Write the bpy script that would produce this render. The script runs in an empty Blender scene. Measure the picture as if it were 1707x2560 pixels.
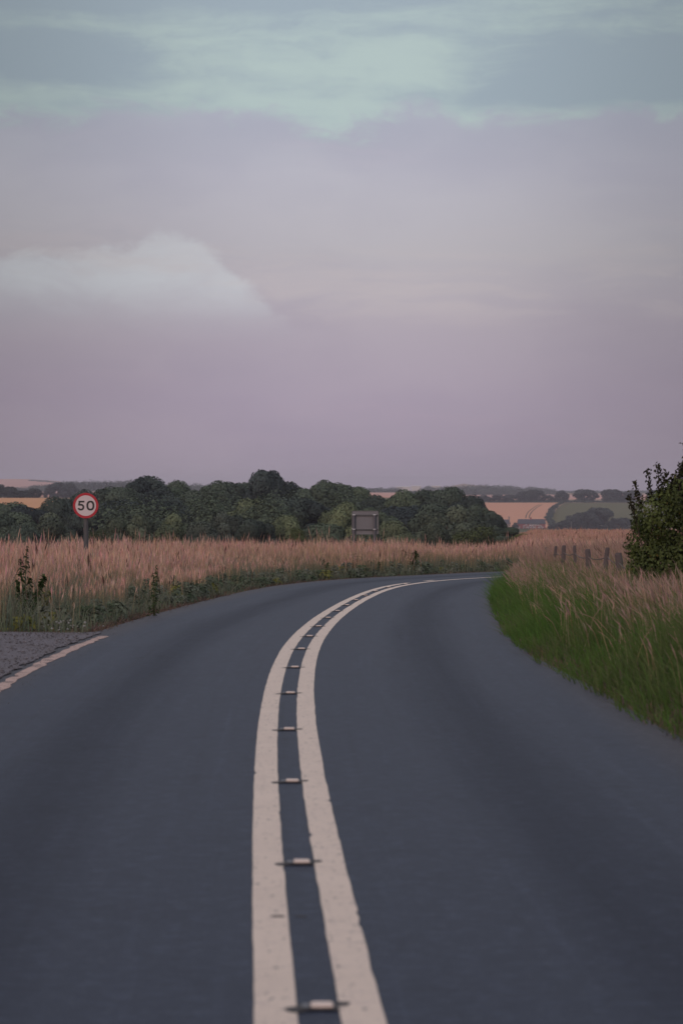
import bpy, math, random
import numpy as np
from mathutils import Vector

random.seed(7)
rng = np.random.default_rng(11)
sc = bpy.context.scene
col = sc.collection

# ------------------------------------------------------------------ camera
F, CX, HZ, CAM_H = 8108.0, 853.5, 1228.0, 1.85      # focal length in photo pixels, principal column, horizon row, eye height
cam_d = bpy.data.cameras.new('camera')
cam = bpy.data.objects.new('camera', cam_d)
col.objects.link(cam)
cam.location = (0, 0, CAM_H)
cam.rotation_euler = (math.radians(90), 0, 0)
cam_d.sensor_fit = 'VERTICAL'
cam_d.sensor_height = 36.0
cam_d.sensor_width = 24.0
cam_d.lens = F / 2560 * 36.0
cam_d.shift_y = -(1280 - HZ) / 2560
cam_d.clip_start = 0.1
cam_d.clip_end = 40000
cam_d.dof.use_dof = True
cam_d.dof.focus_distance = 90
cam_d.dof.aperture_fstop = 4.8
sc.camera = cam

# ------------------------------------------------------------------ sky and sun
SUN_DIR = Vector((-0.42, -0.86, 0.30)).normalized()
sun_d = bpy.data.lights.new('sun', 'SUN')
sun_d.energy = 0.9
sun_d.angle = math.radians(16)
sun_d.color = (1.0, 0.70, 0.58)
sun = bpy.data.objects.new('sun', sun_d)
col.objects.link(sun)
sun.rotation_euler = SUN_DIR.to_track_quat('Z', 'Y').to_euler()

world = bpy.data.worlds.new('World')
sc.world = world
world.use_nodes = True


class NT:
    """small helper for building node trees out of arithmetic"""
    def __init__(s, tree):
        s.t = tree
        s.n = tree.nodes
        s.l = tree.links

    def new(s, kind, **kw):
        n = s.n.new(kind)
        for k, v in kw.items():
            setattr(n, k, v)
        return n

    def put(s, sock, v):
        if isinstance(v, (int, float)):
            sock.default_value = v
        elif isinstance(v, (tuple, list)):
            sock.default_value = tuple(v) if len(v) == len(sock.default_value) else tuple(v) + (1.0,)
        else:
            s.l.new(v, sock)

    def m(s, op, a, b=0.0, c=0.0, clamp=False):
        n = s.new('ShaderNodeMath', operation=op, use_clamp=clamp)
        s.put(n.inputs[0], a)
        s.put(n.inputs[1], b)
        s.put(n.inputs[2], c)
        return n.outputs[0]

    def smooth(s, x, a, b, lo=0.0, hi=1.0):
        n = s.new('ShaderNodeMapRange', interpolation_type='SMOOTHSTEP')
        s.put(n.inputs['Value'], x)
        for k, v in (('From Min', a), ('From Max', b), ('To Min', lo), ('To Max', hi)):
            s.put(n.inputs[k], v)
        return n.outputs[0]

    def mix(s, f, a, b, mode='MIX'):
        n = s.new('ShaderNodeMix', data_type='RGBA', blend_type=mode)
        s.put(n.inputs[0], f)
        s.put(n.inputs[6], a)
        s.put(n.inputs[7], b)
        return n.outputs[2]

    def noise(s, vec, scale, detail=4.0, rough=0.55, dist=0.0):
        n = s.new('ShaderNodeTexNoise')
        if vec is not None:
            s.l.new(vec, n.inputs['Vector'])
        n.inputs['Scale'].default_value = scale
        n.inputs['Detail'].default_value = detail
        n.inputs['Roughness'].default_value = rough
        n.inputs['Distortion'].default_value = dist
        return n.outputs['Fac']

    def ramp(s, f, stops):
        n = s.new('ShaderNodeValToRGB')
        s.put(n.inputs[0], f)
        e = n.color_ramp.elements
        while len(e) < len(stops):
            e.new(0.5)
        for k, (p, c) in enumerate(stops):
            e[k].position = p
            e[k].color = tuple(c) + (1.0,)
        return n.outputs[0]

    def scale_vec(s, vec, v):
        n = s.new('ShaderNodeVectorMath', operation='MULTIPLY')
        s.l.new(vec, n.inputs[0])
        n.inputs[1].default_value = v
        return n.outputs[0]


def srgb(r, g, b):
    f = lambda c: (c / 255) / 12.92 if c / 255 <= 0.04045 else ((c / 255 + 0.055) / 1.055) ** 2.4
    return (f(r), f(g), f(b))


w = NT(world.node_tree)
w.n.clear()
tc = w.new('ShaderNodeTexCoord').outputs['Generated']
sep = w.new('ShaderNodeSeparateXYZ')
w.l.new(tc, sep.inputs[0])
sx, sy, sz = sep.outputs
el = w.m('MULTIPLY', w.m('ARCSINE', sz), 57.2958)
az = w.m('MULTIPLY', w.m('ARCTAN2', sx, sy), 57.2958)
# mauve evening haze bank, paler with height
base = w.ramp(w.m('MULTIPLY', el, 1 / 10.0, clamp=True), [
    (0.00, srgb(162, 149, 165)), (0.16, srgb(168, 155, 172)), (0.30, srgb(174, 164, 176)),
    (0.42, srgb(182, 177, 184)), (0.56, srgb(184, 182, 193)), (0.66, srgb(176, 178, 191)), (0.80, srgb(170, 174, 187))])
warp = w.new('ShaderNodeTexNoise')
w.l.new(w.scale_vec(tc, (30, 30, 60)), warp.inputs['Vector'])
warp.inputs['Scale'].default_value = 1.0
warp.inputs['Detail'].default_value = 5.0
wv = w.new('ShaderNodeVectorMath', operation='MULTIPLY_ADD')
w.l.new(warp.outputs['Color'], wv.inputs[0])
wv.inputs[1].default_value = (0.045, 0.045, 0.010)
w.l.new(tc, wv.inputs[2])
tcw = wv.outputs[0]
puff = w.noise(w.scale_vec(tcw, (22, 22, 46)), 1.0, 7.0, 0.60)
fine = w.noise(w.scale_vec(tcw, (70, 70, 150)), 1.0, 7.0, 0.65)
streak = w.noise(w.scale_vec(tcw, (9, 9, 75)), 1.0, 6.0, 0.58, 0.2)
soft = w.noise(w.scale_vec(tcw, (8, 8, 24)), 1.0, 4.0, 0.5)
base = w.mix(w.smooth(soft, 0.36, 0.64), base, w.mix(1.0, base, (0.90, 0.90, 0.935), 'MULTIPLY'))
base = w.mix(w.smooth(streak, 0.52, 0.70, 0, 0.5), base, w.mix(1.0, base, (1.07, 1.04, 1.03), 'MULTIPLY'))
# clear pale teal opening above the bank, with grey-blue cloud drifting in it
gap = srgb(178, 194, 193)
drift = srgb(157, 171, 182)
left_patch = w.m('MULTIPLY', w.smooth(w.m('ABSOLUTE', w.m('SUBTRACT', az, -5.9)), 1.0, 3.4, 1, 0), w.smooth(w.m('ABSOLUTE', w.m('SUBTRACT', el, 7.55)), 0.15, 1.0, 1, 0))
right_patch = w.m('MULTIPLY', w.smooth(az, 0.9, 3.9), w.smooth(w.m('ABSOLUTE', w.m('SUBTRACT', el, 7.4)), 0.15, 1.2, 1, 0))
top_patch = w.m('MULTIPLY', w.smooth(el, 7.7, 8.7), 1.25)
wisp = w.m('ADD', w.m('MULTIPLY', w.m('SUBTRACT', streak, 0.47), 2.6), w.m('MULTIPLY', w.m('SUBTRACT', fine, 0.5), 0.9))
dsum = w.m('ADD', w.m('MAXIMUM', w.m('MAXIMUM', left_patch, right_patch), w.m('MULTIPLY', top_patch, 0.7)), wisp)
upper = w.mix(w.smooth(dsum, -0.15, 0.95), gap, drift)
edge = w.m('ADD', 6.55, w.m('MULTIPLY', w.m('SUBTRACT', puff, 0.5), 2.5))
edge = w.m('ADD', edge, w.m('MULTIPLY', w.m('SUBTRACT', fine, 0.5), 0.45))
edge = w.m('ADD', edge, w.smooth(w.m('ABSOLUTE', w.m('SUBTRACT', az, 0.1)), 0.2, 1.5, -0.28, 0.12))
above = w.smooth(w.m('SUBTRACT', el, edge), -0.34, 0.15)
cloud = w.mix(above, base, upper)
# pale heaped cloud low on the left
top = w.m('ADD', 4.30, w.m('MULTIPLY', w.smooth(w.m('ABSOLUTE', w.m('SUBTRACT', az, -3.0)), 0.0, 1.1, 1, 0), 0.48))
top = w.m('ADD', top, w.smooth(az, -2.6, -0.4, 0, -1.5))
top = w.m('ADD', top, w.m('MULTIPLY', w.m('SUBTRACT', puff, 0.5), 0.9))
top = w.m('ADD', top, w.m('MULTIPLY', w.m('SUBTRACT', fine, 0.5), 0.85))
depth_ = w.m('SUBTRACT', top, el)
heap = w.m('MULTIPLY', w.smooth(depth_, -0.09, 0.26), w.smooth(el, 2.5, 4.1))
heap = w.m('MULTIPLY', heap, w.smooth(az, -30, -8))
heap = w.m('MULTIPLY', heap, w.smooth(az, 0.4, -1.9))
cloud = w.mix(w.m('MULTIPLY', heap, w.m('ADD', 0.55, w.m('MULTIPLY', w.smooth(puff, 0.35, 0.65), 0.45))), cloud, srgb(198, 201, 207))
# low pale streaks
low = w.m('MULTIPLY', w.smooth(streak, 0.46, 0.66), w.smooth(w.m('ABSOLUTE', w.m('SUBTRACT', el, 3.7)), 0.1, 1.2, 1, 0))
cloud = w.mix(w.m('MULTIPLY', low, 0.60), cloud, srgb(190, 181, 184))
# lens falloff put into the sky colour: brighter straight ahead, darker to either side
side = w.smooth(w.m('ABSOLUTE', az), 0.8, 7.5, 1.03, 0.70)
sidec = w.new('ShaderNodeCombineColor')
for k in range(3):
    w.l.new(side, sidec.inputs[k])
cloud = w.mix(1.0, cloud, sidec.outputs[0], 'MULTIPLY')
# the rest of the dome: even blue-grey overcast
dome = w.mix(w.smooth(w.noise(w.scale_vec(tc, (2.5, 2.5, 5)), 1.0, 5.0), 0.35, 0.65), srgb(184, 184, 192), srgb(206, 202, 206))
cloud = w.mix(w.smooth(el, 8.6, 16), cloud, dome)
nish = w.new('ShaderNodeTexSky', sky_type='NISHITA')
nish.sun_disc = False
nish.sun_elevation = math.asin(SUN_DIR.z)
nish.sun_rotation = math.atan2(SUN_DIR.x, SUN_DIR.y)
b1 = w.new('ShaderNodeBackground')
w.l.new(nish.outputs[0], b1.inputs[0])
b1.inputs[1].default_value = 0.08
b2 = w.new('ShaderNodeBackground')
w.l.new(cloud, b2.inputs[0])
b2.inputs[1].default_value = 1.0
mx = w.new('ShaderNodeMixShader')
mx.inputs[0].default_value = 0.96
w.l.new(b1.outputs[0], mx.inputs[1])
w.l.new(b2.outputs[0], mx.inputs[2])
wo = w.new('ShaderNodeOutputWorld')
w.l.new(mx.outputs[0], wo.inputs[0])

sc.view_settings.view_transform = 'Standard'
sc.view_settings.look = 'None'
sc.view_settings.gamma = 1.0
sc.view_settings.use_curve_mapping = False
sc.view_settings.exposure = 0.0
sc.render.engine = 'CYCLES'
sc.cycles.use_denoising = True
sc.cycles.max_bounces = 6
sc.cycles.diffuse_bounces = 3
sc.cycles.transmission_bounces = 3
sc.cycles.volume_bounces = 0

# ------------------------------------------------------------------ helpers: objects
def thing(name, label, cat, loc=(0, 0, 0), rotz=0.0, group=None, scale=(1, 1, 1)):
    o = bpy.data.objects.new(name, None)
    o.empty_display_size = 0.2
    col.objects.link(o)
    o.location = loc
    o.rotation_euler = (0, 0, rotz)
    o.scale = scale
    o['label'] = label
    o['category'] = cat
    if group:
        o['group'] = group
    return o


def link(name, me, mat=None, parent=None, kind=None, label=None):
    if mat is not None and not me.materials:
        me.materials.append(mat)
    o = bpy.data.objects.new(name, me)
    col.objects.link(o)
    if parent is not None:
        o.parent = parent
    if kind:
        o['kind'] = kind
    if label:
        o['label'] = label
    return o


def copy_tree(o, parent=None):
    c = o.copy()
    col.objects.link(c)
    if parent is not None:
        c.parent = parent
    for ch in o.children:
        copy_tree(ch, c)
    return c


def mesh_np(name, verts, loops, sizes, colors=None, smooth=False, uv=None):
    """fast mesh from numpy arrays: loops = vertex index of every corner, sizes = corners of every face"""
    verts = np.asarray(verts, np.float32)
    loops = np.asarray(loops, np.int32).ravel()
    sizes = np.asarray(sizes, np.int32)
    me = bpy.data.meshes.new(name)
    me.vertices.add(len(verts))
    me.vertices.foreach_set('co', verts.ravel())
    me.loops.add(len(loops))
    me.loops.foreach_set('vertex_index', loops)
    me.polygons.add(len(sizes))
    starts = np.concatenate(([0], np.cumsum(sizes)[:-1])).astype(np.int32)
    me.polygons.foreach_set('loop_start', starts)
    me.polygons.foreach_set('loop_total', sizes)
    if smooth:
        me.polygons.foreach_set('use_smooth', np.ones(len(sizes), bool))
    me.update(calc_edges=True)
    if colors is not None:
        a = me.color_attributes.new('col', 'FLOAT_COLOR', 'POINT')
        c4 = np.ones((len(verts), 4), np.float32)
        c4[:, :3] = colors
        a.data.foreach_set('color', c4.ravel())
    if uv is not None:
        u = me.uv_layers.new(name='uv')
        u.data.foreach_set('uv', np.asarray(uv, np.float32)[loops].ravel())
    return me


class MB:
    """collects simple solids into one mesh"""
    def __init__(s):
        s.v, s.f = [], []

    def add(s, vs, fs):
        k = len(s.v)
        s.v += [tuple(p) for p in vs]
        s.f += [tuple(i + k for i in f) for f in fs]
        return s

    def box(s, x0, x1, y0, y1, z0, z1, bev=0.0):
        if bev <= 0:
            vs = [(x, y, z) for z in (z0, z1) for y in (y0, y1) for x in (x0, x1)]
            return s.add(vs, [(0, 2, 3, 1), (4, 5, 7, 6), (0, 1, 5, 4), (2, 6, 7, 3), (0, 4, 6, 2), (1, 3, 7, 5)])
        b = bev
        ring = lambda z, e: [(x0 + e + b, y0 + e, z), (x1 - e - b, y0 + e, z), (x1 - e, y0 + e + b, z), (x1 - e, y1 - e - b, z),
                             (x1 - e - b, y1 - e, z), (x0 + e + b, y1 - e, z), (x0 + e, y1 - e - b, z), (x0 + e, y0 + e + b, z)]
        rs = [ring(z0, b), ring(z0 + b, 0), ring(z1 - b, 0), ring(z1, b)]
        vs = [p for r in rs for p in r]
        fs = [tuple(range(7, -1, -1)), tuple(range(24, 32))]
        for k in range(3):
            for i in range(8):
                j = (i + 1) % 8
                fs.append((k * 8 + i, k * 8 + j, k * 8 + 8 + j, k * 8 + 8 + i))
        return s.add(vs, fs)

    def tube(s, pts, rad, n=8, caps=True):
        pts = [Vector(p) for p in pts]
        if not isinstance(rad, (list, tuple)):
            rad = [rad] * len(pts)
        vs, fs = [], []
        for k, p in enumerate(pts):
            d = (pts[min(k + 1, len(pts) - 1)] - pts[max(k - 1, 0)]).normalized()
            a = d.orthogonal().normalized() if abs(d.z) < 0.9 else Vector((1, 0, 0))
            a = (a - d * a.dot(d)).normalized()
            b = d.cross(a)
            for i in range(n):
                t = 2 * math.pi * i / n
                vs.append(p + (a * math.cos(t) + b * math.sin(t)) * rad[k])
        for k in range(len(pts) - 1):
            for i in range(n):
                j = (i + 1) % n
                fs.append((k * n + i, k * n + j, k * n + n + j, k * n + n + i))
        if caps:
            fs.append(tuple(range(n - 1, -1, -1)))
            fs.append(tuple(range((len(pts) - 1) * n, len(pts) * n)))
        return s.add(vs, fs)

    def prism(s, poly, y0, y1):
        """polygon in x,z extruded along y (y0 is the front)"""
        n = len(poly)
        vs = [(x, y0, z) for x, z in poly] + [(x, y1, z) for x, z in poly]
        fs = [tuple(range(n)), tuple(range(2 * n - 1, n - 1, -1))]
        for i in range(n):
            j = (i + 1) % n
            fs.append((i, i + n, j + n, j))
        return s.add(vs, fs)

    def band(s, outer, inner, y0, y1, closed=True):
        """strip between two outlines in x,z extruded along y"""
        n = len(outer)
        vs = [(x, y0, z) for x, z in outer] + [(x, y0, z) for x, z in inner] + [(x, y1, z) for x, z in outer] + [(x, y1, z) for x, z in inner]
        fs = []
        for i in range(n if closed else n - 1):
            j = (i + 1) % n
            fs += [(i, j, n + j, n + i), (2 * n + i, 3 * n + i, 3 * n + j, 2 * n + j), (i, 2 * n + i, 2 * n + j, j), (n + i, n + j, 3 * n + j, 3 * n + i)]
        if not closed:
            e = n - 1
            fs += [(0, n, 3 * n, 2 * n), (e, 2 * n + e, 3 * n + e, n + e)]
        return s.add(vs, fs)

    def mesh(s, name, smooth=False):
        me = bpy.data.meshes.new(name)
        me.from_pydata(s.v, [], s.f)
        if smooth:
            me.polygons.foreach_set('use_smooth', [True] * len(me.polygons))
        me.update()
        return me


# ------------------------------------------------------------------ helpers: materials
def material(name):
    m = bpy.data.materials.new(name)
    m.use_nodes = True
    t = NT(m.node_tree)
    t.n.clear()
    out = t.new('ShaderNodeOutputMaterial')
    return m, t, out


def principled(t, out, color, rough=0.8, metal=0.0, bump=None, bump_d=0.01, spec=0.5):
    p = t.new('ShaderNodeBsdfPrincipled')
    t.put(p.inputs['Base Color'], color)
    t.put(p.inputs['Roughness'], rough)
    p.inputs['Metallic'].default_value = metal
    p.inputs['Specular IOR Level'].default_value = spec
    if bump is not None:
        b = t.new('ShaderNodeBump')
        b.inputs['Distance'].default_value = bump_d
        t.put(b.inputs['Height'], bump)
        t.l.new(b.outputs[0], p.inputs['Normal'])
    t.l.new(p.outputs[0], out.inputs['Surface'])
    return p


def plain(name, c, rough=0.7, metal=0.0, var=0.15, scale=8.0, spec=0.5):
    m, t, out = material(name)
    pos = t.new('ShaderNodeTexCoord').outputs['Object']
    n = t.noise(pos, scale, 5.0, 0.6)
    cc = t.mix(n, tuple(x * (1 - var) for x in c), tuple(min(1, x * (1 + var)) for x in c))
    principled(t, out, cc, rough, metal, n, 0.002, spec)
    return m


def leafy(name, tint=(1, 1, 1), rough=0.6, trans=0.3, rand=0.25, spec=0.3):
    """foliage and grass: colour comes from the plant's own per-leaf attribute, varied a little from plant to plant"""
    m, t, out = material(name)
    a = t.new('ShaderNodeAttribute', attribute_name='col').outputs['Color']
    info = t.new('ShaderNodeObjectInfo')
    r = info.outputs['Random']
    c = t.mix(1.0, a, tint, 'MULTIPLY')
    c = t.mix(r, t.mix(1.0, c, (1 - rand, 1 - rand, 1 - rand * 0.6), 'MULTIPLY'), t.mix(1.0, c, (1 + rand, 1 + rand * 0.9, 1.0), 'MULTIPLY'))
    p = t.new('ShaderNodeBsdfPrincipled')
    t.l.new(c, p.inputs['Base Color'])
    p.inputs['Roughness'].default_value = rough
    p.inputs['Specular IOR Level'].default_value = spec
    tr = t.new('ShaderNodeBsdfTranslucent')
    t.l.new(c, tr.inputs[0])
    mx = t.new('ShaderNodeMixShader')
    mx.inputs[0].default_value = trans
    t.l.new(p.outputs[0], mx.inputs[1])
    t.l.new(tr.outputs[0], mx.inputs[2])
    t.l.new(mx.outputs[0], out.inputs['Surface'])
    return m


M_GRASS = leafy('grass_blades', rough=0.75, trans=0.3, rand=0.0, spec=0.15)
M_LEAF = leafy('tree_leaves', rough=0.6, trans=0.1, rand=0.34, spec=0.08)
M_FARLEAF = leafy('far_leaves', rough=0.7, trans=0.15, rand=0.15, spec=0.2)
M_BARK = plain('bark', (0.07, 0.055, 0.042), 0.9, var=0.4, scale=14)

# ------------------------------------------------------------------ the lie of the land
P_Y = np.array([-200, 30, 34, 38.6, 43.1, 47.6, 52, 60, 70, 80, 90, 95, 105, 110.0])
P_Z = np.array([0, 0, -.008, -.035, -.085, -.14, -.19, -.29, -.41, -.51, -.62, -.68, -.79, -.85])
L_Y = np.array([110, 125, 150, 250, 350, 500, 700, 1000, 1300, 1500, 1800, 2500, 3500, 4000, 5500, 7000, 12500.0])
L_Z = np.array([-.85, -1.4, -2.6, -6.3, -9.3, -12, -13, -10, -6, -3.5, -2, -4, -1.5, 0, -1, 0, 0.0])
R_Y = np.array([110, 150, 250, 400, 600, 800, 1000, 1800, 2300, 2400, 3100, 3250, 3600, 4800, 5600, 7000, 12500.0])
R_Z = np.array([-.85, -1.1, -1.95, -3.4, -5.6, -8, -11.5, -28, -27, -26, -9.2, -9, -13, -6, -3, 0, 0.0])


def sstep(a, b, x):
    t = np.clip((x - a) / (b - a), 0, 1)
    return t * t * (3 - 2 * t)


def base_z(X, Y):
    X = np.asarray(X, float)
    Y = np.asarray(Y, float)
    near = np.interp(Y, P_Y, P_Z)
    t = X / np.maximum(Y, 1)
    fy = sstep(700, 1500, Y)
    lo, hi = 0.034 - 0.016 * fy, 0.060 - 0.026 * fy
    wgt = sstep(0, 1, (t - lo) / (hi - lo))
    far = np.interp(Y, L_Y, L_Z) * (1 - wgt) + np.interp(Y, R_Y, R_Z) * wgt
    z = np.where(Y <= 110, near, far)
    z = z + 30 * sstep(-380, -760, X) * np.exp(-((Y - 7600) / 900) ** 2)
    z = z + 27 * np.exp(-((X - 350) / 75) ** 2) * np.exp(-((Y - 9000) / 500) ** 2)
    return z


def road_y(ypx):
    """distance at which the road surface shows in photo row ypx"""
    lo, hi = 5.0, 110.0
    for _ in range(50):
        m = (lo + hi) / 2
        if HZ + F * (CAM_H - float(np.interp(m, P_Y, P_Z))) / m > ypx:
            lo = m
        else:
            hi = m
    return m


def wx(px, Y):
    return (px - CX) * Y / F


def wz(py, Y):
    return CAM_H - (py - HZ) * Y / F


centre_px = [(799, 2560), (753, 2177), (722, 1949), (717.5, 1816), (721, 1731), (734, 1666), (752, 1625), (774, 1595), (797, 1568), (823, 1541),
             (844, 1524), (882, 1502), (934, 1481), (974, 1470), (1026, 1459), (1089, 1451), (1176, 1445), (1241, 1442.5)]
cy = np.array([road_y(p[1]) for p in centre_px])
cxs = np.array([wx(p[0], yy) for p, yy in zip(centre_px, cy)])
YEND = 94.0
coef = np.polyfit(cy, cxs, 6, w=1 / cy)
ys_ = np.arange(10.0, YEND, 0.5)
xs_ = np.polyval(coef, ys_)
sl0 = np.polyval(np.polyder(coef), 10.0)
pre_y = np.arange(-60.0, 10.0, 0.5)
pre_x = xs_[0] + sl0 * (pre_y - 10.0)
hx, hy = xs_[-1], ys_[-1]
ang = math.atan(np.polyval(np.polyder(coef), YEND - 0.5))
post = []
for k in range(240):
    ang += 0.5 / 170.0
    hx += 0.5 * math.sin(ang)
    hy += 0.5 * math.cos(ang)
    post.append((hx, hy))
post = np.array(post)
CLX = np.concatenate((pre_x, xs_, post[:, 0]))
CLY = np.concatenate((pre_y, ys_, post[:, 1]))
seg = np.hypot(np.diff(CLX), np.diff(CLY))
CLS = np.concatenate(([0], np.cumsum(seg)))
TX = np.gradient(CLX, CLS)
TY = np.gradient(CLY, CLS)
tn = np.hypot(TX, TY)
TX, TY = TX / tn, TY / tn


E_Y = np.array([0, 24, 30, 37, 43, 52, 60, 70, 82, 95.0])
E_D = np.array([3.0, 2.95, 2.87, 2.68, 2.68, 2.79, 2.83, 2.84, 2.92, 3.0])


def right_edge(Y):
    """half width of the right-hand lane: the verge has crept over the tarmac inside the bend"""
    return np.interp(Y, E_Y, E_D)


def road_sd(X, Y):
    """station and signed offset (right positive) from the road's centre line"""
    X = np.atleast_1d(np.asarray(X, float))
    Y = np.atleast_1d(np.asarray(Y, float))
    s = np.empty(X.shape)
    d = np.empty(X.shape)
    for a in range(0, len(X), 8000):
        xx, yy = X[a:a + 8000], Y[a:a + 8000]
        D = (xx[:, None] - CLX[None, ::2]) ** 2 + (yy[:, None] - CLY[None, ::2]) ** 2
        i = np.argmin(D, 1) * 2
        i = np.minimum(i, len(CLX) - 1)
        dx, dy = xx - CLX[i], yy - CLY[i]
        along = dx * TX[i] + dy * TY[i]
        d[a:a + 8000] = dx * TY[i] - dy * TX[i]
        s[a:a + 8000] = CLS[i] + along
    d = np.where(d > 0, d * 3.0 / right_edge(Y), d)
    return s, d


def at(s, d):
    x = np.interp(s, CLS, CLX)
    y = np.interp(s, CLS, CLY)
    tx = np.interp(s, CLS, TX)
    ty = np.interp(s, CLS, TY)
    return x + d * ty, y - d * tx


S_AT_Y = lambda y: float(np.interp(y, CLY[:len(pre_y) + len(ys_)], CLS[:len(pre_y) + len(ys_)]))
HALF = 3.0


def lump(X, Y):
    return (np.sin(X * 1.7 + Y * 0.9) * np.sin(Y * 1.3 - X * 0.6) + 0.6 * np.sin(X * 3.7 - Y * 2.1 + 1.3)) * 0.5


def ground_z(X, Y):
    X = np.atleast_1d(np.asarray(X, float))
    Y = np.atleast_1d(np.asarray(Y, float))
    z = base_z(X, Y)
    near = (Y < 175) & (np.abs(X) < 60)
    if near.any():
        xs, ys = X[near], Y[near]
        s, d = road_sd(xs, ys)
        g = sstep(42.5, 49, ys)
        left = (0.17 * sstep(3.3, 6.5, -d) * g) * (1 - sstep(105, 170, ys))
        right = 0.24 * sstep(3.15, 4.6, d) * (1 - sstep(80, 140, ys))
        bank = np.where(d < 0, left, right)
        drop = -0.06 * (1 - sstep(3.0, 3.22, np.abs(d)))
        rough = 0.035 * lump(xs, ys) * sstep(3.3, 4.3, np.abs(d)) * np.where((d < 0) & (ys < 44), 0, 1)
        z[near] += bank + drop + rough
    return z


def gz(x, y):
    return float(ground_z([x], [y])[0])


# ------------------------------------------------------------------ ground sheet
rows = np.concatenate((np.arange(-60, 16, 4.0), np.arange(16, 128, 0.6), 128 * np.geomspace(1, 12500 / 128, 90)))
cu = np.concatenate((-np.geomspace(70, 12.5, 22), np.arange(-12, 16, 0.35), np.geomspace(16.2, 70, 20)))
GY, GU = np.meshgrid(rows, cu, indexing='ij')
GX = GU * (1 + np.maximum(0, GY - 128) / 62)
GZ = ground_z(GX.ravel(), GY.ravel()).reshape(GX.shape)


def grid_mesh(name, X, Y, Z, uv=None, smooth=True):
    nr, nc = X.shape
    v = np.stack((X.ravel(), Y.ravel(), Z.ravel()), 1)
    i = (np.arange(nr - 1)[:, None] * nc + np.arange(nc - 1)[None, :]).ravel()
    loops = np.stack((i, i + 1, i + nc + 1, i + nc), 1)
    return mesh_np(name, v, loops, np.full(len(i), 4), smooth=smooth, uv=uv)


m, t, out = material('meadow_ground')
pos = t.new('ShaderNodeNewGeometry').outputs['Position']
sp = t.new('ShaderNodeSeparateXYZ')
t.l.new(pos, sp.inputs[0])
far = t.smooth(sp.outputs[1], 120, 260)
n1 = t.noise(pos, 3.0, 5.0, 0.65)
n2 = t.noise(pos, 0.05, 4.0, 0.6)
n3 = t.noise(t.scale_vec(pos, (0.0025, 0.0011, 0.0)), 1.0, 1.0)
soil = t.mix(n1, (0.062, 0.042, 0.030), (0.125, 0.095, 0.058))
hay = t.mix(n2, (0.20, 0.13, 0.085), (0.30, 0.19, 0.12))
hay = t.mix(t.smooth(t.noise(pos, 0.35, 5.0, 0.6), 0.52, 0.72), hay, (0.15, 0.12, 0.065))
patch = t.mix(t.smooth(n3, 0.47, 0.53), (0.28, 0.19, 0.12), (0.075, 0.085, 0.04))
c = t.mix(far, soil, t.mix(t.smooth(sp.outputs[1], 900, 1200), hay, patch))
principled(t, out, c, 0.95, 0, n1, 0.03, 0.1)
M_GROUND = m
link('ground', grid_mesh('ground', GX, GY, GZ), M_GROUND, kind='structure')

# ------------------------------------------------------------------ road
m, t, out = material('asphalt')
uv = t.new('ShaderNodeUVMap').outputs['UV']
spu = t.new('ShaderNodeSeparateXYZ')
t.l.new(uv, spu.inputs[0])
dist = spu.outputs[0]
pos = t.new('ShaderNodeNewGeometry').outputs['Position']
grain = t.noise(pos, 70.0, 4.0, 0.75)
chip = t.new('ShaderNodeTexVoronoi')
chip.inputs['Scale'].default_value = 95
t.l.new(pos, chip.inputs['Vector'])
mott = t.noise(pos, 9.0, 5.0, 0.65)
blot = t.noise(pos, 1.3, 7.0, 0.68)
long_ = t.noise(t.scale_vec(uv, (2.2, 0.06, 1)), 1.0, 5.0, 0.6)
tyre = t.noise(t.scale_vec(uv, (9.0, 0.10, 1)), 1.0, 5.0, 0.6)
lane = t.m('ABSOLUTE', t.m('SUBTRACT', t.m('ABSOLUTE', t.m('ADD', dist, t.m('MULTIPLY', t.m('SUBTRACT', long_, 0.5), 0.7))), 1.50))
dark = t.smooth(lane, 0.0, 0.62, 1, 0)                                   # oil-dark strip between the wheel tracks
verge = t.smooth(t.m('ABSOLUTE', dist), 2.35, 2.9)
c = t.mix(grain, (0.0145, 0.0215, 0.041), (0.035, 0.047, 0.083))
c = t.mix(t.smooth(chip.outputs['Color'], 0.80, 0.98, 0, 0.6), c, (0.095, 0.112, 0.150))
c = t.mix(t.m('MULTIPLY', dark, 0.75), c, t.mix(1.0, c, (0.66, 0.66, 0.68), 'MULTIPLY'))
c = t.mix(t.m('MULTIPLY', verge, 0.55), c, (0.060, 0.052, 0.056))
c = t.mix(t.smooth(blot, 0.50, 0.70, 0, 0.7), c, t.mix(1.0, c, (0.74, 0.75, 0.78), 'MULTIPLY'))
c = t.mix(t.smooth(mott, 0.46, 0.70, 0, 0.8), c, t.mix(1.0, c, (1.75, 1.70, 1.62), 'MULTIPLY'))
c = t.mix(t.smooth(t.noise(pos, 16.0, 4.0, 0.7), 0.52, 0.68, 0, 0.6), c, t.mix(1.0, c, (0.55, 0.56, 0.60), 'MULTIPLY'))
c = t.mix(t.smooth(tyre, 0.54, 0.74, 0, 0.6), c, t.mix(1.0, c, (1.45, 1.42, 1.38), 'MULTIPLY'))
c = t.mix(t.smooth(tyre, 0.44, 0.28, 0, 0.5), c, t.mix(1.0, c, (0.70, 0.70, 0.72), 'MULTIPLY'))
rgh = t.m('ADD', 0.52, t.m('MULTIPLY', dark, 0.06))
principled(t, out, c, rgh, 0, grain, 0.0012, 0.055)
M_ASPHALT = m


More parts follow.
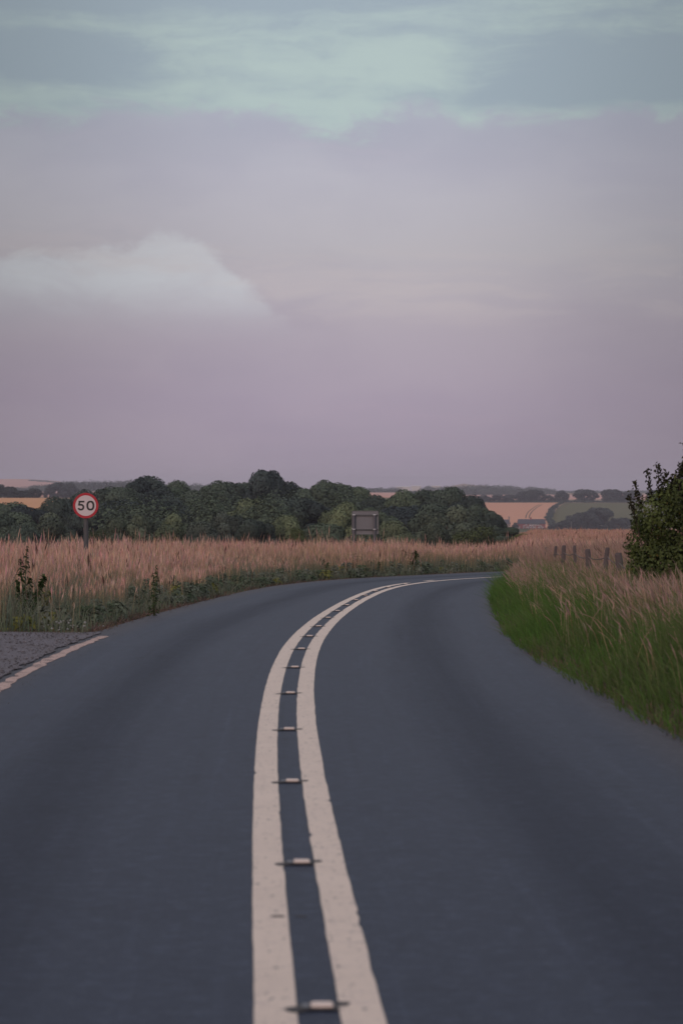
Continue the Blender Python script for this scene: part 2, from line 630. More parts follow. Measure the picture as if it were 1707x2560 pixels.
def ribbon(name, s0, s1, step, offs, lift, edge_noise=0.0, bites=0.012, full=False):
    S = np.arange(s0, s1 + 1e-6, step)
    n = len(offs)
    SS = np.repeat(S[:, None], n, 1)
    D = np.repeat(np.array(offs, float)[None, :], len(S), 0)
    if edge_noise:
        e = rng.normal(0, 1, (len(S), 2)) * edge_noise
        for _ in range(2):
            e[1:-1] = (e[:-2] + 2 * e[1:-1] + e[2:]) / 4
        bite = (rng.random((len(S), 2)) < bites) * rng.uniform(0.6, 2.6, (len(S), 2)) * edge_noise * 2.4
        e[:, 0] += bite[:, 0]
        e[:, 1] -= bite[:, 1]
        D[:, 0] += e[:, 0]
        D[:, -1] += e[:, 1]
    if full:
        D = np.where(D > 0, D * right_edge(np.interp(SS, CLS, CLY)) / 3.0, D)
    X, Y = at(SS.ravel(), D.ravel())
    cz = base_z(np.interp(S, CLS, CLX), np.interp(S, CLS, CLY))
    Z = np.repeat(cz[:, None], n, 1) + lift
    Xg, Yg = X.reshape(SS.shape), Y.reshape(SS.shape)
    uvs = np.stack((D.ravel(), SS.ravel()), 1)
    return grid_mesh(name, Xg, Yg, Z, uv=uvs, smooth=True)


road = link('road', ribbon('road', 0, CLS[-1], 0.5, np.linspace(-HALF, HALF, 15), 0.0, edge_noise=0.025, bites=0, full=True), M_ASPHALT, kind='structure')

m, t, out = material('worn_road_paint')
uv = t.new('ShaderNodeUVMap').outputs['UV']
pos = t.new('ShaderNodeNewGeometry').outputs['Position']
n1 = t.noise(pos, 9.0, 6.0, 0.7)
n2 = t.noise(pos, 1.6, 4.0, 0.6)
chip = t.noise(t.scale_vec(uv, (26, 9, 1)), 1.0, 4.0, 0.65)
c = t.mix(n2, (0.59, 0.49, 0.425), (0.72, 0.605, 0.525))
c = t.mix(t.smooth(n1, 0.50, 0.72, 0, 0.6), c, (0.42, 0.35, 0.34))
c = t.mix(t.smooth(t.noise(pos, 60.0, 4.0, 0.7), 0.56, 0.72, 0, 0.5), c, (0.30, 0.26, 0.25))
c = t.mix(t.smooth(t.noise(t.scale_vec(uv, (30, 1.2, 1)), 1.0, 5.0, 0.6), 0.58, 0.74, 0, 0.45), c, (0.33, 0.29, 0.28))
c = t.mix(t.smooth(chip, 0.59, 0.68, 0, 0.8), c, (0.10, 0.10, 0.11))
principled(t, out, c, 0.62, 0, n1, 0.003, 0.3)
M_PAINT = m
m, t, out = material('faded_edge_paint')
pos = t.new('ShaderNodeNewGeometry').outputs['Position']
n1 = t.noise(pos, 4.0, 6.0, 0.7)
c = t.mix(t.smooth(n1, 0.3, 0.7), (0.52, 0.37, 0.33), (0.38, 0.28, 0.26))
c = t.mix(t.smooth(t.noise(pos, 2.6, 6.0, 0.75), 0.53, 0.60, 0, 0.9), c, (0.085, 0.078, 0.082))
c = t.mix(t.smooth(t.noise(pos, 22.0, 5.0, 0.75), 0.52, 0.66, 0, 0.6), c, (0.16, 0.13, 0.125))
principled(t, out, c, 0.8, 0, n1, 0.003, 0.2)
M_EDGE = m

s_start = S_AT_Y(-20)
link('centre_line', ribbon('centre_line', s_start, S_AT_Y(85.5), 0.12, (-0.229, -0.15, -0.076), 0.004, edge_noise=0.002), M_PAINT, road, label='left one of the double white centre lines, ending on the bend')
link('centre_line', ribbon('centre_line', s_start, CLS[-1] - 40, 0.12, (0.076, 0.15, 0.229), 0.004, edge_noise=0.003), M_PAINT, road, label='right one of the double white centre lines, running on round the bend')
link('centre_line', ribbon('centre_line', S_AT_Y(88.5), S_AT_Y(90.0), 0.12, (-0.229, -0.15, -0.076), 0.004, edge_noise=0.002), M_PAINT, road, label='short white dash beyond the end of the left centre line')
link('edge_line', ribbon('edge_line', s_start, S_AT_Y(43.4), 0.15, (-2.80, -2.73, -2.66), 0.004, edge_noise=0.022), M_EDGE, road, label='faded pinkish line along the left edge of the road')

# cat's eye studs, one every 4.5 m between the lines
cast = plain('cast_iron_stud', (0.030, 0.030, 0.036), 0.7, var=0.5, scale=60)
rubber = plain('worn_white_rubber', (0.66, 0.55, 0.50), 0.6, var=0.12, scale=50)
steel = plain('dull_stud_steel', (0.10, 0.11, 0.13), 0.5, 0.3, var=0.3, scale=60)
tar = plain('tar_joint', (0.022, 0.022, 0.028), 0.75, var=0.4, scale=40)


def blob_disc(cx_, cy_, rx, ry, z0, z1, n=14, seed=0):
    r = random.Random(seed)
    pts = []
    for i in range(n):
        a = 2 * math.pi * i / n
        k = r.uniform(0.82, 1.12)
        pts.append((cx_ + rx * k * math.cos(a), cy_ + ry * k * math.sin(a)))
    vs = [(x, y, z0) for x, y in pts] + [(cx_ + (x - cx_) * .88, cy_ + (y - cy_) * .88, z1) for x, y in pts]
    fs = [tuple(range(n, 2 * n))]
    for i in range(n):
        j = (i + 1) % n
        fs.append((i, j, n + j, n + i))
    return vs, fs


b = MB()
for k, (x, y, rx, ry) in enumerate(((-0.078, -0.03, 0.045, 0.07), (0.082, 0.09, 0.040, 0.05), (0.0, 0.03, 0.07, 0.07))):
    b.add(*blob_disc(x, y, rx, ry, 0.0045 + k * 0.0002, 0.0062 + k * 0.0007, seed=k))
stud_patch = b.mesh('tar_patch')
stud_house = MB().box(-0.076, 0.072, -0.06, 0.06, 0.003, 0.0105, 0.003).mesh('housing')
stud_pad = MB().box(-0.026, 0.054, -0.045, 0.045, 0.009, 0.0225, 0.005).mesh('rubber_pad')
stud_jaw = MB().box(-0.058, -0.030, -0.05, 0.04, 0.009, 0.017, 0.003).mesh('steel_jaw')
ordinal = ['nearest', 'second', 'third', 'fourth', 'fifth', 'sixth', 'seventh', 'eighth', 'ninth', 'tenth', 'eleventh', 'twelfth', 'thirteenth', 'fourteenth', 'fifteenth', 'sixteenth', 'seventeenth']
s0 = S_AT_Y(road_y(2523))
for k in range(17):
    s = s0 + 4.5 * k
    x, y = at(np.array([s]), np.array([0.0]))
    x, y = float(x[0]), float(y[0])
    tx, ty = float(np.interp(s, CLS, TX)), float(np.interp(s, CLS, TY))
    lab = 'nearest cat\'s eye road stud, at the bottom of the photo between the white lines' if k == 0 else '%s cat\'s eye road stud from the camera, set between the white lines' % ordinal[k]
    st = thing('road_stud', lab, 'road stud', (x, y, float(base_z(x, y))), -math.atan2(tx, ty), "cat's eye studs between the double white lines")
    link('housing', stud_house, cast, st)
    link('rubber_pad', stud_pad, rubber, st)
    link('steel_jaw', stud_jaw, steel, st)
    link('tar_patch', stud_patch, tar, st)
# an old sealed crack across the left line
b = MB()
sx_, sy_ = at(np.array([S_AT_Y(road_y(2293))] * 2), np.array([-0.12, -0.02]))
b.add(*blob_disc(float(sx_[0]), float(sy_[0]), 0.034, 0.03, 0.0045, 0.0066, seed=9))
b.add(*blob_disc(float(sx_[1]), float(sy_[1]) + .01, 0.03, 0.022, 0.0011, 0.0026, seed=10))
link('tar_crack', b.mesh('tar_crack'), tar, road)

# ------------------------------------------------------------------ gravel lay-by on the left
m, t, out = material('gravel')
pos = t.new('ShaderNodeNewGeometry').outputs['Position']
vor = t.new('ShaderNodeTexVoronoi')
vor.inputs['Scale'].default_value = 42
t.l.new(pos, vor.inputs['Vector'])
n1 = t.noise(pos, 2.0, 5.0, 0.6)
c = t.mix(vor.outputs['Color'], (0.095, 0.093, 0.110), (0.185, 0.172, 0.20))
c = t.mix(t.smooth(n1, 0.45, 0.7, 0, 0.7), c, (0.10, 0.088, 0.092))
principled(t, out, c, 0.9, 0, vor.outputs['Distance'], 0.012, 0.2)
M_GRAVEL = m
S = np.arange(S_AT_Y(-20), S_AT_Y(46.5), 0.5)
offs = np.linspace(-2.88, -12, 22)
SS = np.repeat(S[:, None], len(offs), 1)
D = np.repeat(offs[None, :], len(S), 0)
D[:, 0] += rng.normal(0, 0.03, len(S))
X, Y = at(SS.ravel(), D.ravel())
Zg = base_z(X, Y) + 0.012 + 0.012 * lump(X * 1.5, Y * 1.2) * sstep(2.9, 3.4, -D.ravel())
Zg = np.where(Y > 44.5, Zg - 0.02 * (Y - 44.5), Zg)
link('gravel_layby', grid_mesh('gravel_layby', X.reshape(SS.shape), Y.reshape(SS.shape), Zg.reshape(SS.shape)), M_GRAVEL, kind='structure')


def scatter_solids(P, sizes, seed, flat=0.6):
    r = np.random.default_rng(seed)
    ov = np.array([(1, 0, 0), (-1, 0, 0), (0, 1, 0), (0, -1, 0), (0, 0, 1), (0, 0, -1.0)])
    of = np.array([(0, 2, 4), (2, 1, 4), (1, 3, 4), (3, 0, 4), (2, 0, 5), (1, 2, 5), (3, 1, 5), (0, 3, 5)])
    n = len(P)
    V = ov[None] * r.uniform(0.6, 1.3, (n, 6, 3)) * sizes[:, None, None]
    V[:, :, 2] *= flat
    a = r.uniform(0, 6.28, n)
    ca, sa = np.cos(a)[:, None], np.sin(a)[:, None]
    Vx = V[:, :, 0] * ca - V[:, :, 1] * sa
    Vy = V[:, :, 0] * sa + V[:, :, 1] * ca
    V = np.stack((Vx, Vy, V[:, :, 2]), 2) + P[:, None, :]
    Fc = of[None] + (np.arange(n) * 6)[:, None, None]
    return V.reshape(-1, 3), Fc.reshape(-1, 3)


n = 4600
s = rng.uniform(S_AT_Y(24), S_AT_Y(44.5), n)
d = np.where(rng.random(n) < 0.95, rng.uniform(-6.0, -2.86, n), -2.9 + np.abs(rng.normal(0, 0.35, n)))
X, Y = at(s, d)
zz = base_z(X, Y) + 0.018
V, Fc = scatter_solids(np.stack((X, Y, zz), 1), rng.uniform(0.007, 0.022, n) * rng.uniform(0.6, 1.2, n) * np.where(d > -2.86, 0.4, 1.0), 3)
g = rng.uniform(0.10, 0.26, n)[:, None] * np.array([[1.0, 0.95, 1.05]])
o = link('gravel_stones', mesh_np('gravel_stones', V, Fc, np.full(len(Fc), 3), colors=np.repeat(g, 6, 0)), M_GRASS, kind='stuff', label='loose grey stones lying on the gravel lay-by')

# ------------------------------------------------------------------ grass
def blades(P, h, wid, lean, lean_dir, cb, cm, ct, head=None, seed=0):
    """P (n,3) roots. Each blade is a bent strip; head (n,) widens the upper part into a seed head. cb/cm/ct = colour at root, middle and tip"""
    r = np.random.default_rng(seed)
    n = len(P)
    a = r.uniform(0, math.pi, n)
    side = np.stack((np.cos(a), np.sin(a), np.zeros(n)), 1)
    ld = np.stack((np.cos(lean_dir), np.sin(lean_dir), np.zeros(n)), 1)
    up = np.array([[0, 0, 1.0]])

    def pt(f):
        f = np.asarray(f)
        return P + up * (h * f * (1 - 0.18 * np.minimum(lean, 1.2) * f))[:, None] + ld * (h * lean * f ** 2)[:, None]
    if head is None:
        p0, p1, p2 = pt(np.zeros(n)), pt(np.full(n, 0.5)), pt(np.ones(n))
        wv = wid[:, None] * side / 2
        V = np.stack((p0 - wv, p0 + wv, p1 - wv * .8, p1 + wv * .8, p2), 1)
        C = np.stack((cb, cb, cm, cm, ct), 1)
        k = 5
        F4 = [(0, 1, 3, 2)]
        F3 = [(2, 3, 4)]
    else:
        p0, p1, p2, p3 = pt(np.zeros(n)), pt(np.full(n, 0.72)), pt(np.full(n, 0.86)), pt(np.ones(n))
        wv = wid[:, None] * side / 2
        hv = head[:, None] * side / 2
        V = np.stack((p0 - wv, p0 + wv, p1 - wv * .7, p1 + wv * .7, p2 - hv, p2 + hv, p3), 1)
        C = np.stack((cb, cb, cm, cm, ct, ct, ct), 1)
        k = 7
        F4 = [(0, 1, 3, 2), (2, 3, 5, 4)]
        F3 = [(4, 5, 6)]
    off = (np.arange(n) * k)[:, None]
    per4 = np.concatenate([np.array(f)[None] + off for f in F4], 1)
    per3 = np.concatenate([np.array(f)[None] + off for f in F3], 1)
    loops = np.concatenate((per4, per3), 1)
    sizes = np.tile(np.array([4] * len(F4) + [3] * len(F3)), n)
    return V.reshape(-1, 3), loops.ravel(), sizes, C.reshape(-1, 3)


def jitter(c, n, v=0.18, r=rng):
    k = r.normal(1, v, (n, 1)).clip(0.5, 1.6)
    hue = r.normal(0, v * 0.35, (n, 3))
    return np.clip(np.array([c]) * (k + hue), 0.005, 0.9)


def mixc(a, b, f):
    return a * (1 - f[:, None]) + b * f[:, None]


def field_noise(X, Y, sc_, seed):
    r = np.random.default_rng(seed)
    z = np.zeros_like(X)
    for k in range(7):
        th = r.uniform(0, 6.28)
        f = sc_ * r.uniform(0.6, 2.2)
        z += np.sin((X * math.cos(th) + Y * math.sin(th)) * f + r.uniform(0, 6.28))
    return z / 3.2


def in_view(X, Y, margin):
    return (np.abs(X) < 0.1053 * Y + margin)


def grow(name, X, Y, h, wid, leanm, cb, cm, ct, head=None, label=None, seed=0, lean_bias=None):
    n = len(X)
    P = np.stack((X, Y, ground_z(X, Y) - 0.01), 1)
    r = np.random.default_rng(seed + 100)
    ldir = r.uniform(0, 2 * math.pi, n) if lean_bias is None else lean_bias + r.normal(0, 0.9, n)
    lean = np.abs(r.normal(leanm, leanm * 0.55, n))
    V, L, Sz, C = blades(P, h, wid, lean, ldir, cb, cm, ct, head, seed)
    return link(name, mesh_np(name, V, L, Sz, colors=C), M_GRASS, kind='stuff', label=label)


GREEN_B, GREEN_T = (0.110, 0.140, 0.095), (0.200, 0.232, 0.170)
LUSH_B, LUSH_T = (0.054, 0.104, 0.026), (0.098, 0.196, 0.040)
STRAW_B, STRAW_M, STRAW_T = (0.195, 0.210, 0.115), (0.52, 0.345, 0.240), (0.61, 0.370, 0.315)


def tall_hay(X, Y, seed, hmean=0.75, thin=1.0):
    n = len(X)
    r = np.random.default_rng(seed)
    f = 0.6 * field_noise(X, Y, 0.55, 5) + 0.7 * field_noise(X, Y, 2.2, 55)
    h = hmean * (1 + 0.17 * f) * r.normal(1, 0.13, n).clip(0.6, 1.3) * np.where(r.random(n) < 0.05, r.uniform(1.05, 1.35, n), 1)
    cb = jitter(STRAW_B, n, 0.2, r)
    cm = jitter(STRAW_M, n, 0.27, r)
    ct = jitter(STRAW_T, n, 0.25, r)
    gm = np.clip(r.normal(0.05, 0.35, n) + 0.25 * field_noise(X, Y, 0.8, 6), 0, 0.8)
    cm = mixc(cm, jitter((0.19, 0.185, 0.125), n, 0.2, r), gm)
    golden = jitter((0.50, 0.35, 0.225), n, 0.2, r)
    gf = np.clip(0.35 + 0.6 * field_noise(X, Y, 1.1, 81), 0, 0.9) * r.random(n)
    ct = mixc(ct, golden, gf)
    purple = jitter((0.29, 0.165, 0.155), n, 0.15, r)
    pf = np.clip((field_noise(X, Y, 0.35, 8) + 0.0) * 0.8, 0, 0.75) * r.random(n)
    ct = mixc(ct, purple, pf)
    dock = r.random(n) < 0.010
    cm[dock] = (0.14, 0.095, 0.07)
    ct[dock] = (0.115, 0.068, 0.055)
    h = np.where(dock, h * 1.08, h)
    wide_ = np.where(dock, 2.2, 1.0)
    return h, cb, cm, ct, r.uniform(0.006, 0.010, n) * thin, r.uniform(0.010, 0.024, n) * thin * wide_


# left verge: tall hay
n = 330000
X = rng.uniform(-14, 12, n)
Y = rng.uniform(43, 132, n)
s, d = road_sd(X, Y)
front = 3.95 + 0.55 * field_noise(X, Y, 0.5, 3)
prob = np.where(-d < front, 0.06, np.where(-d < 10, 1.0, 0.35)) * np.clip(0.62 + 0.55 * field_noise(X, Y, 1.6, 33), 0.15, 1)
keep = in_view(X, Y, 2.0) & (d < -3.25) & (Y > 44.6 + 0.5 * field_noise(X, Y, 0.9, 4)) & (rng.random(n) < prob)
X, Y, dd = X[keep], Y[keep], d[keep]
h, cb, cm, ct, wid, head = tall_hay(X, Y, 21)
h *= np.where(-dd < 4.2, 0.75, 1.0)
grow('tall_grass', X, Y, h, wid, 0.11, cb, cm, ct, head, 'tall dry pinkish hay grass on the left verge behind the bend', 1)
print('left hay', len(X))

# left verge: green grass under and in front of it
n = 150000
X = rng.uniform(-14, 12, n)
Y = rng.uniform(43, 126, n)
s, d = road_sd(X, Y)
keep = in_view(X, Y, 2.0) & (d < -3.12) & (-d < 8.0) & (Y > 44.3 + 0.5 * field_noise(X, Y, 0.9, 4)) & (rng.random(n) < np.where(-d < 5.2, 1.0, 0.45))
X, Y, dd = X[keep], Y[keep], d[keep]
n = len(X)
h = (0.20 + 0.36 * sstep(3.1, 4.3, -dd)) * rng.normal(1, 0.25, n).clip(0.4, 1.7) * (1 + 0.25 * field_noise(X, Y, 0.8, 9))
cb = jitter(GREEN_B, n)
ct = mixc(jitter(GREEN_T, n), jitter((0.26, 0.20, 0.16), n), np.clip(rng.normal(0.25, 0.25, n), 0, 1))
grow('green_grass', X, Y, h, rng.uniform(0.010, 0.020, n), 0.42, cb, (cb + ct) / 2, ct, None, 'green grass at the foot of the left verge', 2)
print('left green', len(X))

# right verge: lush green bank
n = 260000
X = rng.uniform(1.5, 14, n)
Y = rng.uniform(9, 118, n)
s, d = road_sd(X, Y)
keep = in_view(X, Y, 1.6) & (d > 2.93 + 0.05 * field_noise(X, Y, 1.6, 44)) & (d < 7.0)
keep &= rng.random(n) < np.where(d < 4.9, 1.0, 0.35) * (1 - 0.65 * sstep(54, 62, Y) * sstep(3.3, 3.7, d))
X, Y, dd = X[keep], Y[keep], d[keep]
n = len(X)
h = (0.22 + 0.28 * sstep(3.0, 4.1, dd) + 0.16 * sstep(54, 62, Y) * (1 - sstep(3.4, 4.4, dd))) * rng.normal(1, 0.25, n).clip(0.4, 1.7) * (1 + 0.25 * field_noise(X, Y, 1.1, 12))
cb = jitter(LUSH_B, n)
f = np.clip(0.02 + 0.22 * sstep(3.6, 4.6, dd) + 0.45 * field_noise(X, Y, 0.6, 14) + rng.normal(0, 0.22, n), 0, 0.9)
ct = mixc(jitter(LUSH_T, n), jitter((0.18, 0.155, 0.095), n), f)
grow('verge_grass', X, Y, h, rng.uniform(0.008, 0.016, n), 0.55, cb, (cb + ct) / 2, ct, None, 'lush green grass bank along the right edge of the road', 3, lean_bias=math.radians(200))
print('right green', len(X))

# right verge: hay on top of the bank and round the bend
n = 250000
X = rng.uniform(2.2, 14, n)
Y = rng.uniform(20, 125, n)
s, d = road_sd(X, Y)
fr = 4.15 + 0.6 * sstep(48, 54, Y) - 1.5 * sstep(56, 66, Y) + 0.5 * field_noise(X, Y, 0.7, 17)
keep = in_view(X, Y, 1.8) & (d > 3.4) & (rng.random(n) < np.where(d < fr, 0.035, np.where(Y < 48, 0.40, np.where(Y < 54, 0.5, 0.85))))
X, Y = X[keep], Y[keep]
h, cb, cm, ct, wid, head = tall_hay(X, Y, 31, 0.56)
h *= 1 + 0.35 * sstep(72, 82, Y) - 0.22 * sstep(50, 56, Y) * (1 - sstep(70, 78, Y)) * sstep(3.6, 4.2, d[keep])
k = mixc(ct, jitter((0.24, 0.175, 0.15), len(X)), np.full(len(X), 0.6))
grow('tall_grass', X, Y, h, wid, 0.34, cb, cm * 0.66, k, head * 0.8, 'tall buff grass on top of the right-hand bank along the fence', 4, lean_bias=math.radians(150))
print('right hay', len(X))

# rough meadow beyond the fence
n = 170000
Y = 62 + (330 - 62) * rng.random(n) ** 0.8
X = Y * rng.uniform(0.036, 0.115, n)
s, d = road_sd(X, Y)
keep = (d > 7.0) | (Y > 150)
X, Y = X[keep], Y[keep]
h, cb, cm, ct, wid, head = tall_hay(X, Y, 41, 0.78, 1.0)
wide = (Y / 110).clip(1, 2.6)
ct = ct * 0.6 + jitter((0.42, 0.225, 0.17), len(X), 0.12) * 0.4
cb = mixc(cb, cm, np.full(len(X), 0.6))
grow('meadow_grass', X, Y, h * (1 - 0.25 * (Y > 170)), wid * wide, 0.22, cb, cm, ct, head * wide * 1.1, 'rough pink hay meadow sloping away behind the fence', 5)

# the same meadow going on to either side of the view
n = 120000
Y = rng.uniform(0, 110, n)
off = np.maximum(0.1053 * Y + rng.uniform(1.0, 9.5, n), 3.6 * rng.random(n))
X = np.where(rng.random(n) < 0.62, off, -off)
s, d = road_sd(X, Y)
keep = ((d > 4.2) | ((d < -4) & (Y > 45)))
X, Y = X[keep], Y[keep]
h, cb, cm, ct, wid, head = tall_hay(X, Y, 51, 0.62)
grow('meadow_grass', X, Y, h, wid * 1.5, 0.25, cb, cm * 0.8, ct * 0.85, head * 1.4, 'dry meadow grass continuing beyond both verges', 9)

# dead litter along both road edges
n = 28000
s = rng.uniform(S_AT_Y(10), S_AT_Y(93) + 25, n)
sd_ = np.where(rng.random(n) < 0.5, -1.0, 1.0)
d = sd_ * (2.93 + np.abs(rng.normal(0, 0.16, n)))
d = np.where(d > 0, d * right_edge(np.interp(s, CLS, CLY)) / 3.0, d)
X, Y = at(s, d)
kp = in_view(X, Y, 1.0) & ((sd_ > 0) | (Y > 44.5)) & (field_noise(X, Y, 1.3, 61) > -0.5)
X, Y = X[kp], Y[kp]
n = len(X)
ct = jitter((0.15, 0.108, 0.088), n, 0.35)
grow('edge_litter', X, Y, rng.uniform(0.06, 0.13, n), rng.uniform(0.010, 0.022, n), 1.1, ct * 0.8, ct, ct, None, 'reddish brown dead litter along the road edges', 16)

# short moss-green grass along the edge line, and daisies by the gravel
n = 6000
s = rng.uniform(S_AT_Y(20), S_AT_Y(39), n)
d = -2.86 - np.abs(rng.normal(0, 0.13, n))
X, Y = at(s, d)
kp = field_noise(X, Y, 1.1, 23) > -0.25
X, Y = X[kp], Y[kp]
n = len(X)
ct = jitter((0.075, 0.105, 0.03), n)
grow('edge_grass', X, Y, rng.uniform(0.02, 0.055, n), rng.uniform(0.008, 0.014, n), 0.6, ct * 0.7, ct, ct, None, 'low mossy grass between the gravel and the faded edge line', 6)
n = 26
Yd = rng.normal(43.9, 0.35, n)
Xd = wx(rng.normal(158, 34, n), Yd)
zz = ground_z(Xd, Yd) + rng.uniform(0.04, 0.2, n)
V, Fc = scatter_solids(np.stack((Xd, Yd, zz), 1), rng.uniform(0.012, 0.024, n), 5, 0.6)
link('daisies', mesh_np('daisies', V, Fc, np.full(len(Fc), 3), colors=np.full((len(V), 3), 0.40)), M_GRASS, kind='stuff', label='small white flowers at the edge of the gravel')

# ------------------------------------------------------------------ foliage
def leaf_quads(P, N, size, colors, seed, aspect=0.6, spread=0.2):
    r = np.random.default_rng(seed)
    n = len(P)
    nn = N + r.normal(0, spread, (n, 3))
    nn /= np.linalg.norm(nn, axis=1, keepdims=True) + 1e-9
    ref = r.normal(0, 1, (n, 3))
    u = np.cross(nn, ref)
    u /= np.linalg.norm(u, axis=1, keepdims=True) + 1e-9
    v = np.cross(nn, u)
    sz = size[:, None] if np.ndim(size) else size
    a = u * sz * 0.5
    bb = v * sz * 0.5 * aspect
    bend = nn * sz * 0.12
    V = np.stack((P - a - bend, P + bb * 1.0 + bend * .5, P + a - bend, P - bb * 1.0 + bend * .5), 1)
    L = np.arange(n * 4).reshape(n, 4)
    return V.reshape(-1, 3), L.ravel(), np.full(n, 4), np.repeat(colors, 4, 0)


def crown_mesh(name, seed, nleaf, kind, size, cdark, clight, z_lo=0.06, nl=40, aspect=0.7, squash=1.0):
    """leafy crown 1 wide and 1 tall, built as many lobes on an uneven dome"""
    r = np.random.default_rng(seed)
    lobes = []
    zc0, rz = (0.50, 0.34) if kind != 'dome' else (0.30, 0.52)
    wob = [r.uniform(0, 6.28) for _ in range(4)]
    for k in range(nl):
        th = r.uniform(0, 6.283)
        cz = r.uniform(-0.75, 1.0) if kind != 'dome' else r.uniform(-0.45, 1.0)
        ch = math.sqrt(1 - cz * cz)
        rr = r.uniform(0.12, 0.23) * (0.85 if kind == 'tall' else 1.0)
        k_ = r.uniform(0.86, 1.06) * (1 + 0.10 * math.sin(2 * th + wob[0]) + 0.07 * math.sin(3 * th + wob[1])) * (1 if r.random() > 0.2 else 0.6)
        z_ = zc0 + rz * cz * r.uniform(0.88, 1.08) + 0.05 * math.sin(2 * th + wob[2])
        lobes.append((0.36 * ch * k_ * math.cos(th), 0.36 * ch * k_ * math.sin(th), max(z_lo + rr * .6, z_), rr, r.uniform(0.6, 1.4)))
    lob = np.array(lobes)
    pick = r.choice(nl, nleaf, p=lob[:, 3] ** 2 / np.sum(lob[:, 3] ** 2))
    dirs = r.normal(0, 1, (nleaf, 3))
    dirs[:, 2] = dirs[:, 2] * 0.9 + 0.25
    dirs /= np.linalg.norm(dirs, axis=1, keepdims=True)
    rad = lob[pick, 3] * r.uniform(0.72, 1.06, nleaf)
    P = lob[pick, :3] + dirs * rad[:, None] * np.array([[1, 1, 0.82]])
    # drop leaves buried deep inside other lobes
    D = np.linalg.norm(P[:, None, :] - lob[None, :, :3], axis=2) / lob[None, :, 3]
    D[np.arange(nleaf), pick] = 9
    keep = (D.min(1) > 0.62) & (P[:, 2] > z_lo * 0.6)
    P, dirs, pk = P[keep], dirs[keep], pick[keep]
    n = len(P)
    f = np.clip(r.normal(0.45, 0.07, n) + (lob[pk, 4] - 1) * 0.95, 0, 1)
    c = np.array([cdark]) * (1 - f[:, None]) + np.array([clight]) * f[:, None]
    V, L, S_, C = leaf_quads(P, dirs, size * r.uniform(0.6, 1.35, n), c, seed + 1, aspect)
    top = np.percentile(V[:, 2], 99.8)
    V[:, 2] *= 1.0 / top
    return mesh_np(name, V, L, S_, colors=C)


def trunk_mesh(name, seed, r0=0.035, reach=0.62):
    r = random.Random(seed)
    b = MB()
    b.tube([(0, 0, -0.03), (0.01, 0.0, 0.12), (-0.01, 0.012, 0.34), (0.01, 0.0, 0.72)], [r0 * 1.35, r0, r0 * .85, r0 * .4], 7)
    for k in range(6):
        a = 6.283 * k / 6 + r.uniform(-.4, .4)
        z0 = r.uniform(0.35, 0.55)
        x1, y1 = 0.18 * math.cos(a), 0.18 * math.sin(a)
        b.tube([(0, 0, z0), (x1 * .5, y1 * .5, z0 + .09), (x1 * 1.5, y1 * 1.5, min(0.85, z0 + r.uniform(.2, reach - .3)))], [r0 * .5, r0 * .36, r0 * .12], 5)
    return b.mesh(name, True)


DK, LT = (0.036, 0.053, 0.052), (0.112, 0.152, 0.128)
CROWNS = {
    'oak': [crown_mesh('crown_oak', 100 + k, 38000, 'oak', 0.038, DK, LT) for k in range(4)],
    'tall': [crown_mesh('crown_tall', 120 + k, 32000, 'tall', 0.038, DK, LT) for k in range(2)],
    'pale': [crown_mesh('crown_pale', 140 + k, 34000, 'dome', 0.038, (0.062, 0.084, 0.064), (0.175, 0.215, 0.150), 0.04) for k in range(3)],
    'scrub': [crown_mesh('crown_scrub', 160 + k, 14000, 'dome', 0.036, (0.048, 0.066, 0.030), (0.105, 0.135, 0.060), 0.02) for k in range(2)],
    'far': [crown_mesh('crown_far', 180 + k, 4000, 'dome', 0.075, (0.026, 0.038, 0.040), (0.058, 0.076, 0.072), 0.02, 30) for k in range(3)],
}
TRUNKS = [trunk_mesh('trunk', 300 + k) for k in range(3)]
tree_no = [0]


def tree(name, px, ytop, wpx, Y, kind, label, cat='tree', group=None, mat=None, ybase=None, rot=None):
    x = wx(px, Y)
    zb = gz(x, Y) if ybase is None else wz(ybase, Y)
    h = wz(ytop, Y) - zb
    wm = wpx * Y / F
    k = tree_no[0]
    tree_no[0] += 1
    rr = random.Random(k * 13 + 5)
    o = thing(name, label, cat, (x, Y, zb - 0.02), rr.uniform(0, 6.28) if rot is None else rot, group, (wm, wm * rr.uniform(0.9, 1.1), h))
    ch = min(1.0, (1.15 if kind != 'tall' else 1.4) * wm / h)             # share of the height taken by the leafy crown
    link('trunk', TRUNKS[k % 3], M_BARK, o)
    lst = CROWNS[kind]
    c = link('crown', lst[k % len(lst)], M_FARLEAF if kind == 'far' else M_LEAF, o)
    c.location = (0, 0, 1 - ch)
    c.scale = (1, 1, ch)
    return o


